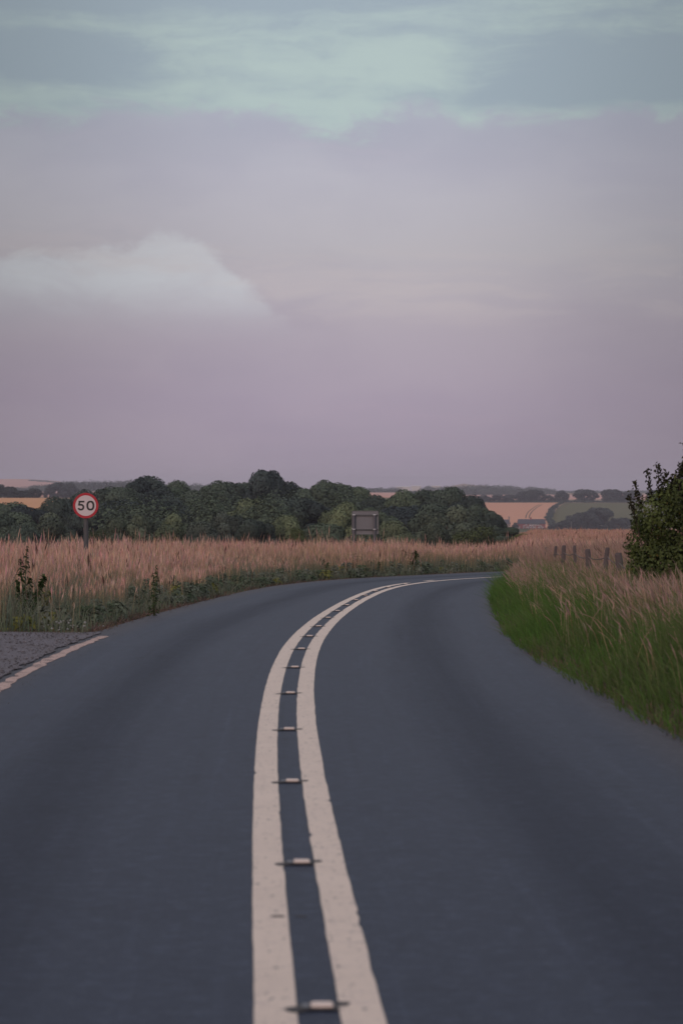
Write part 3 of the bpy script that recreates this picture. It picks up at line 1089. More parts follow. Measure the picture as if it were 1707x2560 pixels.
wood = 'trees of the wood behind the meadow'
BACK = [
    (18, 1258, 125, 500, 'oak', 'dark broad tree at the left edge of the photo, below the orange field'),
    (78, 1266, 95, 480, 'oak', 'low dark tree directly under the small orange field on the left'),
    (133, 1245, 105, 500, 'oak', 'dark tree just left of the speed limit sign, its top level with the orange field'),
    (192, 1227, 95, 510, 'oak', 'dark tree whose top shows just above the speed limit sign'),
    (285, 1219, 100, 520, 'oak', 'rounded tree right of the speed limit sign, in front of the small pink field'),
    (368, 1193, 130, 530, 'oak', 'tall broad-domed tree on the skyline, left end of the wood\'s high part'),
    (447, 1204, 100, 540, 'oak', 'skyline tree in the dip just right of the broad-domed tree'),
    (522, 1205, 105, 530, 'oak', 'flat-topped skyline tree midway between the broad dome and the tallest tree'),
    (590, 1207, 95, 540, 'oak', 'skyline tree standing against the left side of the tallest tree'),
    (668, 1178, 118, 520, 'tall', 'tallest tree of the wood, its pointed dome highest on the skyline'),
    (738, 1207, 85, 530, 'oak', 'skyline tree standing against the right side of the tallest tree'),
    (790, 1203, 95, 525, 'oak', 'rounded skyline tree above and left of the grey sign back'),
    (838, 1209, 90, 530, 'oak', 'last level skyline tree before the wood falls towards the sign back'),
    (880, 1219, 95, 520, 'oak', 'dark tree on the falling skyline straight above the grey sign back'),
    (930, 1240, 85, 500, 'oak', 'dark lower tree on the left side of the gap in the wood'),
    (1018, 1227, 100, 500, 'oak', 'dark tree on the right side of the gap in the wood'),
    (1072, 1226, 85, 500, 'oak', 'dark tree second to the right of the gap in the wood'),
    (1118, 1220, 105, 490, 'oak', 'highest tree of the wood\'s right-hand hump'),
    (1165, 1240, 90, 480, 'oak', 'tree on the right shoulder of the wood\'s right-hand hump'),
    (1203, 1262, 75, 460, 'oak', 'tree low on the right slope of the wood, against the wheat field'),
    (1232, 1282, 55, 440, 'tall', 'slim tree at the right foot of the wood, just left of the cottages'),
]
MID = [
    (30, 1283, 140, 420, 'oak', 'wide dark tree at the left edge of the photo, rising behind the hay grass'),
    (128, 1287, 120, 420, 'pale', 'grey-green rounded tree left of the speed limit sign\'s post'),
    (235, 1268, 110, 430, 'oak', 'dark tree directly right of the speed limit sign\'s disc'),
    (312, 1252, 115, 440, 'oak', 'dark middle-storey tree below the broad-domed skyline tree\'s left side'),
    (418, 1240, 135, 440, 'oak', 'large middle-storey tree below the broad-domed skyline tree\'s right side'),
    (505, 1248, 110, 440, 'oak', 'middle-storey tree below the flat-topped skyline tree'),
    (628, 1249, 112, 420, 'pale', 'grey-green rounded tree in front of the tallest tree'),
    (705, 1246, 120, 440, 'oak', 'dark middle-storey tree at the right foot of the tallest tree'),
    (785, 1248, 112, 440, 'oak', 'dark middle-storey tree left of the grey sign back, below the skyline'),
    (862, 1257, 100, 410, 'pale', 'paler rounded tree touching the left edge of the grey sign back'),
    (945, 1272, 90, 420, 'oak', 'dark tree directly right of the grey sign back'),
    (1015, 1266, 110, 430, 'oak', 'dark middle-storey tree below the right side of the gap'),
    (1092, 1262, 120, 410, 'oak', 'dark middle-storey tree under the right-hand hump'),
    (1128, 1268, 150, 390, 'pale', 'wide pale grey-green tree in the front of the right-hand hump'),
]
FRONT = [
    (325, 1289, 110, 340, 'pale', 'pale rounded bush tree right of the sign\'s post, behind the hay'),
    (60, 1318, 100, 330, 'oak', 'low dark tree behind the hay at the far left of the verge'),
    (432, 1289, 110, 340, 'pale', 'pale domed bush tree under the large middle-storey tree'),
    (250, 1322, 52, 300, 'scrub', 'small bright green bush close to the right of the sign\'s post'),
    (505, 1306, 110, 330, 'pale', 'low pale bush tree spreading towards the middle of the wood'),
    (566, 1283, 100, 340, 'pale', 'pale bush tree left of the grey-green tree in front of the tallest'),
    (642, 1300, 100, 330, 'oak', 'low dark bush tree below the grey-green tree in front of the tallest'),
    (713, 1289, 95, 340, 'pale', 'dusky grey-green bush tree below the tallest tree\'s right side'),
    (743, 1319, 42, 290, 'scrub', 'small bright green bush poking above the hay left of the grey sign back'),
    (815, 1310, 110, 330, 'oak', 'low dark bush tree just left of the grey sign back\'s foot'),
    (985, 1304, 115, 330, 'pale', 'grey-green bush tree right of the grey sign back, behind the hay'),
    (908, 1322, 90, 320, 'oak', 'low dark bush seen under the grey sign back between its posts'),
    (1075, 1308, 100, 320, 'pale', 'dusky bush tree below the wide pale tree'),
    (1196, 1316, 122, 300, 'scrub', 'bright green rounded bush at the right-hand foot of the wood'),
    (1262, 1318, 72, 310, 'oak', 'dark bush tree at the right tip of the wood below the cottages'),
    (1310, 1333, 68, 240, 'scrub', 'last small green bush of the wood, alone against the pink meadow'),
]
for grp in (BACK, MID, FRONT):
    for (px, yt, wp, Yd, kd, lab) in grp:
        nm = 'bush' if kd == 'scrub' else 'broadleaf_tree'
        yb = None
        if px > 1240:
            yb = 1372 if px < 1300 else 1366
        tree(nm, px, yt, wp * (1.45 if grp is not FRONT else 1.3), Yd, kd, lab, 'bush' if kd == 'scrub' else 'tree', wood, ybase=yb)


def leaf_mass(name, specs, seed, label, size=0.09, nleaf=260, mat=None):
    """many crowns joined: woods that read as one mass"""
    r = np.random.default_rng(seed)
    Vs, Cs = [], []
    for (x, y, zb, wdt, h) in specs:
        n = nleaf
        dirs = r.normal(0, 1, (n, 3))
        dirs[:, 2] = np.abs(dirs[:, 2]) * 1.0 - 0.15
        dirs /= np.linalg.norm(dirs, axis=1, keepdims=True)
        bump = 1 + 0.16 * np.sin(dirs[:, 0] * 5 + x) * np.sin(dirs[:, 1] * 5 + y) + 0.10 * np.sin(dirs[:, 2] * 9 + x)
        rad = bump * r.uniform(0.8, 1.03, n)
        P = np.array([[x, y, zb + h * 0.35]]) + dirs * rad[:, None] * np.array([[wdt * .5, wdt * .5, h * .65]])
        P[:, 2] = np.maximum(P[:, 2], zb + 0.05)
        f = np.clip(r.normal(0.45, 0.25, n), 0, 1)[:, None]
        c = np.array([DK]) * (1 - f) + np.array([LT]) * f * r.uniform(0.8, 1.0)
        V, L, S_, C = leaf_quads(P, dirs, np.full(n, size * (wdt + h)) * r.uniform(.6, 1.3, n), c, seed + len(Vs), 0.8)
        Vs.append(V)
        Cs.append(C)
    V = np.concatenate(Vs)
    C = np.concatenate(Cs)
    k = len(V) // 4
    return link(name, mesh_np(name, V, np.arange(len(V)), np.full(k, 4), colors=C), mat or M_FARLEAF, kind='stuff', label=label)


# dense inside of the wood, behind and between the trees above
sp_ = []
for k in range(110):
    px = rng.uniform(-60, 1225)
    Yd = rng.uniform(400, 640)
    sky = np.interp(px, [-60, 0, 80, 150, 250, 330, 450, 600, 668, 740, 850, 900, 935, 985, 1010, 1110, 1180, 1225], [1265, 1265, 1275, 1258, 1236, 1215, 1216, 1216, 1208, 1216, 1221, 1236, 1256, 1260, 1242, 1236, 1262, 1290])
    x = wx(px, Yd)
    zb = gz(x, Yd)
    h = wz(sky + rng.uniform(16, 50), Yd) - zb
    sp_.append((x, Yd, zb, rng.uniform(6, 9), h))
leaf_mass('woodland', sp_, 77, 'dense dark inner mass of the wood between its trees', 0.020, 2400, M_LEAF)

# ------------------------------------------------------------------ fields in the distance
def crop_material(name, c1, c2, row=0.0, scale=0.01):
    m, t, out = material(name)
    pos = t.new('ShaderNodeNewGeometry').outputs['Position']
    n1 = t.noise(t.scale_vec(pos, (scale, scale * 0.5, 0)), 1.0, 5.0, 0.6)
    n2 = t.noise(t.scale_vec(pos, (0.02, 0.25, 0)), 1.0, 3.0, 0.6)
    c = t.mix(n1, c1, c2)
    c = t.mix(t.smooth(n2, 0.5, 0.7, 0, 0.25), c, tuple(x * 0.78 for x in c1))
    principled(t, out, c, 0.95, 0, None, spec=0.1)
    return m


M_WHEAT = crop_material('ripe_wheat', (0.54, 0.265, 0.17), (0.63, 0.32, 0.205))
M_ORANGE = crop_material('orange_stubble', (0.53, 0.27, 0.14), (0.60, 0.32, 0.165))
M_PINK = crop_material('pale_stubble', (0.50, 0.27, 0.22), (0.58, 0.33, 0.265))
M_PASTURE = crop_material('dull_pasture', (0.090, 0.090, 0.040), (0.120, 0.115, 0.052))
M_TRACK = crop_material('trodden_track', (0.10, 0.085, 0.050), (0.13, 0.105, 0.062))


def sheet(name, Yrow, xl, xr, lift, mat, parent=None, kind='structure', n=24, label=None):
    """crop standing `lift` above the ground between two borders given per row, with its sides closed down to the soil"""
    Yrow = np.asarray(Yrow, float)
    U = np.linspace(0, 1, n)
    X = np.asarray(xl)[:, None] * (1 - U[None]) + np.asarray(xr)[:, None] * U[None]
    Y = np.repeat(Yrow[:, None], n, 1)
    Z = base_z(X, Y) + lift
    X = np.concatenate((X[:, :1], X, X[:, -1:]), 1)
    Y = np.concatenate((Y[:, :1], Y, Y[:, -1:]), 1)
    Z = np.concatenate((Z[:, :1] - lift - .2, Z, Z[:, -1:] - lift - .2), 1)
    X = np.concatenate((X[:1], X, X[-1:]), 0)
    Y = np.concatenate((Y[:1], Y, Y[-1:]), 0)
    Z = np.concatenate((Z[:1] - lift - .2, Z, Z[-1:] - lift - .2), 0)
    return link(name, grid_mesh(name, X, Y, Z, smooth=False), mat, parent, kind, label)


def far_y(ypx, lo, hi, prof=(R_Y, R_Z)):
    for _ in range(50):
        mm = (lo + hi) / 2
        if HZ + F * (CAM_H - float(np.interp(mm, *prof))) / mm > ypx:
            lo = mm
        else:
            hi = mm
    return mm


rows_px = np.linspace(1321, 1257.5, 26)
RY = np.array([far_y(p, 2350, 3150) for p in rows_px])
hedge_px = np.interp(rows_px[::-1], [1257, 1261, 1268, 1276, 1285, 1294, 1303, 1311, 1321], [1404, 1398, 1388, 1380, 1375, 1371, 1371, 1376, 1388])[::-1]
HX = wx(hedge_px, RY)
wheat = sheet('wheat_field', RY, wx(1150, RY), HX - 2.0, 0.5, M_WHEAT)
sheet('pasture', RY, HX + 3.0, wx(1830, RY), 0.12, M_PASTURE)
tp = np.array([1297, 1292, 1287, 1281, 1275, 1270, 1266, 1263])
for off in (0.0, 8.5):
    tx_ = np.array([1313.5, 1314, 1316, 1320, 1327, 1334, 1341, 1348]) + off * np.array([1, 1, 1, 1, .95, .9, .85, .8])
    ty_ = np.array([far_y(p, 2350, 3150) for p in tp])
    tq = np.linspace(0, 7, 40)
    yy = np.interp(tq, range(8), ty_)
    xx = wx(np.interp(tq, range(8), tx_), yy)
    sheet('wheel_track', yy, xx - 0.45, xx + 0.45, 0.54, M_TRACK, wheat, None, 3)
# hedge between the two fields
sp_ = []
for k in range(70):
    q = rng.uniform(0, 25)
    y = np.interp(q, range(26), RY)
    x = np.interp(q, range(26), HX) + rng.uniform(-1.5, 2.0)
    sp_.append((x, y, float(base_z(x, y)), rng.uniform(3, 5.5), rng.uniform(2.0, 3.4)))
hd = leaf_mass('field_hedge', sp_, 55, None, 0.10, 120)
del hd['kind']
hd['label'] = 'dark curving hedge between the wheat field and the green pasture'
hd['category'] = 'hedge'
# a low hedge along the crest, under the row of trees
sp_ = []
for k in range(150):
    px = rng.uniform(1180, 1790)
    y = rng.uniform(3125, 3150)
    x = wx(px, y)
    sp_.append((x, y, float(base_z(x, y)) - 0.4, rng.uniform(4, 7), rng.uniform(1.6, 2.6)))
hd = leaf_mass('field_hedge', sp_, 56, None, 0.10, 80)
del hd['kind']
hd['label'] = 'low dark hedge along the top of the wheat field under the row of trees'
hd['category'] = 'hedge'

yy = np.linspace(1330, 1790, 10)
sheet('stubble_field', yy, wx(-20, yy), wx(150, yy), 0.25, M_ORANGE, label=None)
yy = np.linspace(2900, 4150, 12)
sheet('stubble_field', yy, wx(60, yy), wx(330, yy), 0.2, M_PINK)
yy = np.linspace(2700, 4300, 12)
sheet('stubble_field', yy, wx(880, yy), wx(1010, yy), 0.2, M_PINK)
yy = np.linspace(4300, 5400, 10)
sheet('stubble_field', yy, wx(1040, yy), wx(1780, yy), 0.2, M_PINK)
yy = np.linspace(6000, 7900, 22)
sheet('hill_field', yy, wx(-420, yy), wx(152, yy), 0.3, M_PINK, n=40)


def wood_strip(name, px0, px1, ytop, Yd, n, seed, label, hvar=5, wm=16, ybase=None, prof=None):
    r = np.random.default_rng(seed)
    sp = []
    for k in range(n):
        px = px0 + (px1 - px0) * (k + r.uniform(0, 1)) / n
        y = Yd + r.uniform(-60, 60)
        x = wx(px, y)
        zb = float(base_z(x, y))
        yt = ytop if prof is None else np.interp(px, *prof)
        h = max(2.5, wz(yt + r.uniform(0, hvar), y) - zb)
        sp.append((x, y, zb - 1.0, wm * r.uniform(0.7, 1.3), h + 1.0))
    return leaf_mass(name, sp, seed, label, 0.055, 220)


wood_strip('far_wood', 10, 84, 1216, 4600, 16, 201, 'low blue far-off wood at the left under the pink hill', 5, 16)
wood_strip('far_wood', 82, 128, 1211, 4300, 12, 202, 'small blue wood left of the rounded copse at the far left', 3, 16)
wood_strip('far_wood', 150, 335, 1199, 3900, 44, 203, 'long blue wood on the skyline behind the speed limit sign', 5, 16, prof=([150, 175, 215, 260, 300, 335], [1206, 1200, 1202, 1203, 1201, 1199]))
wood_strip('far_wood', 335, 640, 1208, 4300, 50, 204, 'blue wood showing in glimpses behind the main wood', 4, 16)
wood_strip('far_wood', 840, 1000, 1218, 4700, 34, 205, 'low blue far-off wood above the gap in the main wood', 6, 14)
wood_strip('far_wood', 1010, 1075, 1224, 3700, 12, 206, 'darker blue clump behind the wood\'s right-hand hump', 5, 13)
wood_strip('far_wood', 1055, 1095, 1214, 5200, 10, 207, 'pale blue trees at the skyline above the right-hand hump', 5, 14)
wood_strip('far_wood', 1095, 1302, 1211, 4700, 52, 208, 'long blue wood on the skyline right of centre', 4, 18, prof=([1095, 1120, 1150, 1190, 1240, 1280, 1302], [1217, 1214, 1215, 1211, 1213, 1213, 1220]))
wood_strip('far_wood', 1303, 1395, 1217, 5200, 26, 209, 'paler blue low wood on the skyline above the row of field trees', 3, 18, prof=([1303, 1330, 1365, 1395], [1219, 1216, 1219, 1226]))
wood_strip('far_wood', 1395, 1800, 1225, 6200, 60, 210, 'faint blue tree line on the horizon at the right', 4, 18)
wood_strip('far_wood', 78, 148, 1200, 7300, 18, 211, 'thin dark hedge line on the crest of the pink hill', 2, 16, prof=([78, 110, 148], [1198.5, 1202, 1208]))

fg = 'big trees along the top of the wheat field'
for (px, yt, wp, lab) in [
        (1209, 1237, 46, 'low dark tree at the left end of the row above the wheat field'),
        (1244, 1236, 44, 'low dark tree, second in the row above the wheat field'),
        (1274, 1237, 44, 'low dark tree, third in the row above the wheat field'),
        (1306, 1228, 52, 'left half of the big double tree above the wheat field'),
        (1336, 1224, 60, 'right half of the big double tree above the wheat field'),
        (1370, 1238, 32, 'small tree right of the big double tree above the wheat field'),
        (1404, 1226, 46, 'single round tree above the top of the curving hedge'),
        (1461, 1223, 66, 'big round tree above the pasture, right of the single tree'),
        (1526, 1223, 62, 'big round tree above the pasture, near the hedgerow bush'),
        (1540, 1240, 46, 'small rounded tree in front of the big one near the hedgerow bush'),
        (1576, 1226, 60, 'field tree partly hidden by the left edge of the hedgerow bush'),
        (1640, 1225, 60, 'field tree behind the hedgerow bush')]:
    tree('field_tree', px, yt, wp * 0.98, 3160, 'far', lab, 'tree', fg, ybase=1257)
fg = 'trees beside the row of cottages'
for (px, yt, wp, lab) in [
        (1287, 1306, 17, 'small bush between the two cottages'),
        (1376, 1312, 16, 'low bush at the right end of the long cottage row'),
        (1400, 1305, 36, 'low dark tree right of the cottages, first in the clump'),
        (1425, 1289, 56, 'dark tree on the left side of the clump right of the cottages'),
        (1453, 1281, 50, 'dark tree in the middle of the clump right of the cottages'),
        (1496, 1269, 80, 'tallest tree of the clump right of the cottages'),
        (1532, 1295, 36, 'small tree at the right end of the clump beyond the fence posts'),
        (1556, 1294, 42, 'small dark tree half hidden by the hedgerow bush'),
        (1347, 1324, 44, 'flat low bush in the meadow in front of the cottage row')]:
    tree('bush' if wp < 20 or px == 1347 else 'field_tree', px, yt, wp * 1.0, 2300 if px == 1347 else 2385, 'far', lab, 'bush' if wp < 20 or px == 1347 else 'tree', fg, ybase=1331 if px == 1347 else 1324)
wood_strip('copse', 1, 1, 1215, 900, 1, 219, None) if False else None
fg = 'trees at the far left beyond the orange field'
for (px, yt, wp, Yd, lab) in [
        (2, 1211, 40, 1850, 'dark tree cut by the left edge of the photo above the orange field'),
        (25, 1216, 36, 1850, 'rounded dark tree above the left end of the orange field'),
        (50, 1226, 40, 1850, 'low dark tree in the middle of the row above the orange field'),
        (68, 1225, 34, 1850, 'low dark tree right of the middle of the row above the orange field'),
        (87, 1221, 34, 1850, 'rounded dark tree at the right end of the row above the orange field'),
        (146, 1206, 56, 2650, 'rounded blue-dark tree at the left end of the copse behind the sign'),
        (176, 1208, 48, 2650, 'blue-dark tree at the right end of the copse behind the sign'),
        (125, 1216, 30, 2650, 'small blue-dark tree low at the left foot of the copse')]:
    tree('field_tree', px, yt, wp * 1.15, Yd, 'far', lab, 'tree', fg)

# ------------------------------------------------------------------ cottages
m, t, out = material('red_brick')
pos = t.new('ShaderNodeTexCoord').outputs['Object']
br = t.new('ShaderNodeTexBrick')
t.l.new(pos, br.inputs['Vector'])
br.inputs['Scale'].default_value = 4.0
br.inputs['Color1'].default_value = (0.42, 0.055, 0.075, 1)
br.inputs['Color2'].default_value = (0.34, 0.048, 0.062, 1)
br.inputs['Mortar'].default_value = (0.26, 0.11, 0.11, 1)
principled(t, out, t.mix(t.noise(pos, 0.8, 4), br.outputs[0], (0.22, 0.045, 0.055)), 0.9)
M_BRICK = m
M_SLATE = plain('slate_roof', (0.050, 0.050, 0.066), 0.6, var=0.25, scale=2)
M_WHITE = plain('white_window_paint', (0.78, 0.76, 0.76), 0.5, var=0.05)
M_GLASS = plain('dark_window_glass', (0.05, 0.055, 0.07), 0.15, var=0.1)
M_DOOR = plain('painted_door', (0.10, 0.08, 0.10), 0.5, var=0.1)
M_RENDER = plain('pale_gable_render', (0.26, 0.20, 0.19), 0.9, var=0.15, scale=1)


def cottage(name, px0, px1, yroof, yeave, ybase, Yd, depth, label, wins, doors, chims, wallmat, rot=0.0):
    x0, x1 = wx(px0, Yd), wx(px1, Yd)
    L = x1 - x0
    zb = wz(ybase, Yd)
    He = wz(yeave, Yd) - zb
    Hr = wz(yroof, Yd) - zb
    o = thing(name, label, 'cottage', ((x0 + x1) / 2, Yd, zb - 0.1), rot)
    h2 = L / 2
    b = MB().box(-h2, h2, 0, depth, 0, He + 0.1)
    hip = 1.2
    gab = [(0.3, He + .1), (depth - .3, He + .1), (depth / 2, Hr - .25)]
    for sgn in (-1, 1):
        xa = sgn * (h2 - .001)
        xb = sgn * (h2 - .25)
        b.add([(xa, y, z) for y, z in gab] + [(xb, y, z) for y, z in gab], [(0, 1, 2), (5, 4, 3), (0, 3, 4, 1), (1, 4, 5, 2), (2, 5, 3, 0)])
    link('wall', b.mesh('wall'), wallmat, o)
    th = 0.22
    r = MB()
    e = 0.35
    q = 0.75
    lo, hi = He - 0.05, Hr
    for (ya, yb) in ((-e, depth / 2), (depth + e, depth / 2)):
        vs = [(-h2 - e, ya, lo), (h2 + e, ya, lo), (h2 + e - q, yb, hi), (-h2 - e + q, yb, hi)]
        vs += [(x, y, z - th) for x, y, z in vs]
        r.add(vs, [(0, 1, 2, 3), (7, 6, 5, 4), (0, 4, 5, 1), (1, 5, 6, 2), (2, 6, 7, 3), (3, 7, 4, 0)])
    roof = link('roof', r.mesh('roof'), M_SLATE, o)
    for (u, hh) in chims:
        cxm = -h2 + u * L
        c = MB().box(cxm - .55, cxm + .55, depth / 2 - .4, depth / 2 + .4, Hr - 1.0, Hr + hh)
        c.box(cxm - .65, cxm + .65, depth / 2 - .5, depth / 2 + .5, Hr + hh, Hr + hh + .15)
        for k in (-.28, .28):
            c.tube([(cxm + k, depth / 2, Hr + hh + .15), (cxm + k, depth / 2, Hr + hh + .55)], .13, 8)
        link('chimney', c.mesh('chimney'), wallmat, roof)
    for (u, zc, ww, hh) in wins:
        xc = -h2 + u * L
        f = MB()
        tt = 0.10
        f.box(xc - ww / 2, xc + ww / 2, -.10, -.002, zc - hh / 2, zc - hh / 2 + tt)
        f.box(xc - ww / 2, xc + ww / 2, -.10, -.002, zc + hh / 2 - tt, zc + hh / 2)
        f.box(xc - ww / 2, xc - ww / 2 + tt, -.10, -.002, zc - hh / 2 + tt, zc + hh / 2 - tt)
        f.box(xc + ww / 2 - tt, xc + ww / 2, -.10, -.002, zc - hh / 2 + tt, zc + hh / 2 - tt)
        f.box(xc - .07, xc + .07, -.10, -.002, zc - hh / 2 + tt, zc + hh / 2 - tt)
        f.box(xc - ww / 2 - .1, xc + ww / 2 + .1, -.20, -.002, zc - hh / 2 - .12, zc - hh / 2 - .002)
        wn = link('window', f.mesh('window'), M_WHITE, o)
        g = MB().box(xc - ww / 2 + tt, xc - .07, -.05, -.004, zc - hh / 2 + tt, zc + hh / 2 - tt).box(xc + .07, xc + ww / 2 - tt, -.05, -.004, zc - hh / 2 + tt, zc + hh / 2 - tt)
        link('pane', g.mesh('pane'), M_GLASS, wn)
    for (u, wm_) in doors:
        xc = -h2 + u * L
        dd = link('door', MB().box(xc - .5, xc + .5, -.08, -.002, .1, 2.15).mesh('door'), wm_, o)
        link('door_frame', MB().box(xc - .66, xc - .5, -.12, -.002, .1, 2.3).box(xc + .5, xc + .66, -.12, -.002, .1, 2.3).box(xc - .5, xc + .5, -.12, -.002, 2.15, 2.3).mesh('door_frame'), M_WHITE, dd)
    return o


cottage('cottage_row', 1293.5, 1362.5, 1297.5, 1308.5, 1321, 2400, 7.0, 'long red brick cottage row with slate roof and white windows below the wheat field',
        [(0.31, 3.05, 1.3, 1.2), (0.45, 3.05, 1.3, 1.2), (0.555, 3.1, 1.5, 1.2), (0.645, 3.1, 1.5, 1.2), (0.74, 3.05, 1.7, 1.2), (0.34, 1.0, 1.7, 0.9), (0.61, 1.0, 1.6, 0.9), (0.05, 0.9, 1.1, 0.8), (0.90, 1.0, 1.1, 0.8), (0.76, 1.0, 1.1, 0.9)],
        [(0.22, M_DOOR), (0.43, M_DOOR), (0.525, M_DOOR), (0.83, M_DOOR)], [(0.48, 0.9)], M_BRICK)
cottage('cottage', 1240, 1272, 1298.5, 1309, 1321, 2420, 8.0, 'smaller slate-roofed cottage with tall end chimney, half hidden by the wood',
        [(0.75, 2.9, 1.4, 1.1), (0.35, 2.9, 1.4, 1.1), (0.55, 1.1, 1.5, 1.1)], [(0.9, M_DOOR)], [(0.95, 1.9)], M_RENDER, rot=-0.15)
# pale sheds on the horizon above the wood
M_SHED = plain('pale_shed_sheeting', (0.62, 0.56, 0.54), 0.7, var=0.08, scale=0.2)
for (px, wp, yt, yb, lab) in [(1008, 34, 1216, 1224, 'pale low shed on the horizon left of the right-hand hump'), (1040, 24, 1214, 1221, 'pale shed on the horizon above the dark clump'), (1090, 22, 1214, 1220, 'pale shed on the horizon left of the long blue wood')]:
    Yd = 6500
    x = wx(px, Yd)
    zb = wz(yb, Yd)
    L = wp * Yd / F
    Hh = (yb - yt) * Yd / F
    o = thing('farm_shed', lab, 'shed', (x, Yd, zb - 6), 0, 'pale sheds on the horizon')
    link('wall', MB().box(-L / 2, L / 2, 0, 18, 0, Hh * .75 + 6).mesh('wall'), M_SHED, o)
    link('roof', MB().add([(-L / 2 - .5, -.6, Hh * .75 + 6.01), (L / 2 + .5, -.6, Hh * .75 + 6.01), (L / 2 + .5, 18.6, Hh * .75 + 6.01), (-L / 2 - .5, 18.6, Hh * .75 + 6.01), (-L / 2 - .5, 9, Hh + 6), (L / 2 + .5, 9, Hh + 6)],
                          [(3, 2, 1, 0), (0, 1, 5, 4), (2, 3, 4, 5), (0, 4, 3), (1, 2, 5)]).mesh('roof'), M_SHED, o)
# pole in front of the trees by the cottages
Yd = 2370
o = thing('utility_pole', 'thin pale pole standing in front of the dark trees right of the cottages', 'utility pole', (wx(1427, Yd), Yd, wz(1325, Yd)))
link('pole', MB().tube([(0, 0, -.3), (0, 0, 6.3)], [.16, .11], 8).mesh('pole'), plain('weathered_pole', (0.30, 0.26, 0.25), 0.8), o)
link('crossarm', MB().box(-.6, .6, -.17, -.11, 5.7, 5.85).mesh('crossarm'), M_BARK, o)

# ------------------------------------------------------------------ speed limit sign
M_POST = plain('grey_painted_steel', (0.070, 0.072, 0.080), 0.55, 0.0, var=0.15, scale=6)
M_FACE = plain('white_sign_sheeting', (0.62, 0.54, 0.57), 0.5, var=0.06, scale=4)
M_RED = plain('red_sign_sheeting', (0.42, 0.012, 0.030), 0.45, var=0.12, scale=4)
M_BLACK = plain('black_sign_film', (0.014, 0.014, 0.018), 0.5, var=0.1)
M_ALU = plain('grey_sign_back', (0.175, 0.175, 0.195), 0.5, 0.2, var=0.10, scale=3)
M_CLIP = plain('bright_clip', (0.62, 0.62, 0.64), 0.3, 0.6, var=0.05)
Ys = 77.0
xs0 = wx(215, Ys)
zc = wz(1264, Ys)
zg = gz(xs0, Ys)
o = thing('speed_limit_sign', 'round red-rimmed 50 speed limit sign on a grey post in the hay', 'road sign', (xs0, Ys, zg), 0.0)
cz_ = zc - zg
circ = lambda r, n=56: [(r * math.cos(2 * math.pi * i / n), cz_ + r * math.sin(2 * math.pi * i / n)) for i in range(n)]
link('post', MB().tube([(0, .10, -.4), (0, .10, cz_ + .31)], 0.057, 14).tube([(0, .10, cz_ + .311), (0, .10, cz_ + .325)], 0.063, 14).mesh('post', False), M_POST, o)
link('back_plate', MB().prism(circ(0.300), 0.003, 0.014).mesh('back_plate'), M_ALU, o)
link('sign_face', MB().prism(circ(0.245), -0.002, 0.0028).mesh('sign_face'), M_FACE, o)
link('red_rim', MB().band(circ(0.302), circ(0.2455), -0.003, 0.0026).mesh('red_rim'), M_RED, o)
for zz in (-.12, .12):
    link('clamp', MB().box(-.075, .075, .015, .165, cz_ + zz - .02, cz_ + zz + .02, .004).mesh('clamp'), M_POST, o)


def ell(cx_, cz2, rx, rz, n=48, a0=0.0, a1=2 * math.pi, ends=False, p=2.3):
    pts = []
    for i in range(n):
        a = a0 + (a1 - a0) * i / ((n - 1) if ends else n)
        c_, s_ = math.cos(a), math.sin(a)
        pts.append((cx_ + rx * math.copysign(abs(c_) ** (2 / p), c_), cz2 + rz * math.copysign(abs(s_) ** (2 / p), s_)))
    return pts


zd = cz_ + 0.0
# 0: right-hand digit
link('digit', MB().band(ell(0.112, zd, 0.095, 0.117), ell(0.112, zd, 0.050, 0.074), -0.0042, -0.0021).mesh('digit'), M_BLACK, o, label='black digit 0')
# 5: flag, stem and bowl as one stroke
outer, inner = [], []
zt, zbm = zd + 0.115, zd - 0.117
bow_c = (-0.115, zd - 0.037)
path = [(-0.030, zt - 0.020), (-0.148, zt - 0.020), (-0.157, zd + 0.012)]
arc = ell(bow_c[0], bow_c[1], 0.062, 0.059, 26, math.radians(138), math.radians(-158), True, 2.0)
wdt = 0.021
# top bar
b = MB().prism([(-0.168, zt - 0.042), (-0.030, zt - 0.042), (-0.030, zt), (-0.168, zt)][::1], -0.0042, -0.0021)
# stem
b.prism([(-0.185, zd - 0.002), (-0.143, zd + 0.006), (-0.130, zt - 0.0425), (-0.168, zt - 0.0425)], -0.0042, -0.0021)
ao = ell(bow_c[0], bow_c[1], 0.083, 0.080, 30, math.radians(133), math.radians(-160), True, 2.0)
ai = ell(bow_c[0], bow_c[1], 0.040, 0.038, 30, math.radians(133), math.radians(-160), True, 2.0)
b.band(ao, ai, -0.0045, -0.0021, False)
link('digit', b.mesh('digit'), M_BLACK, o, label='black digit 5')

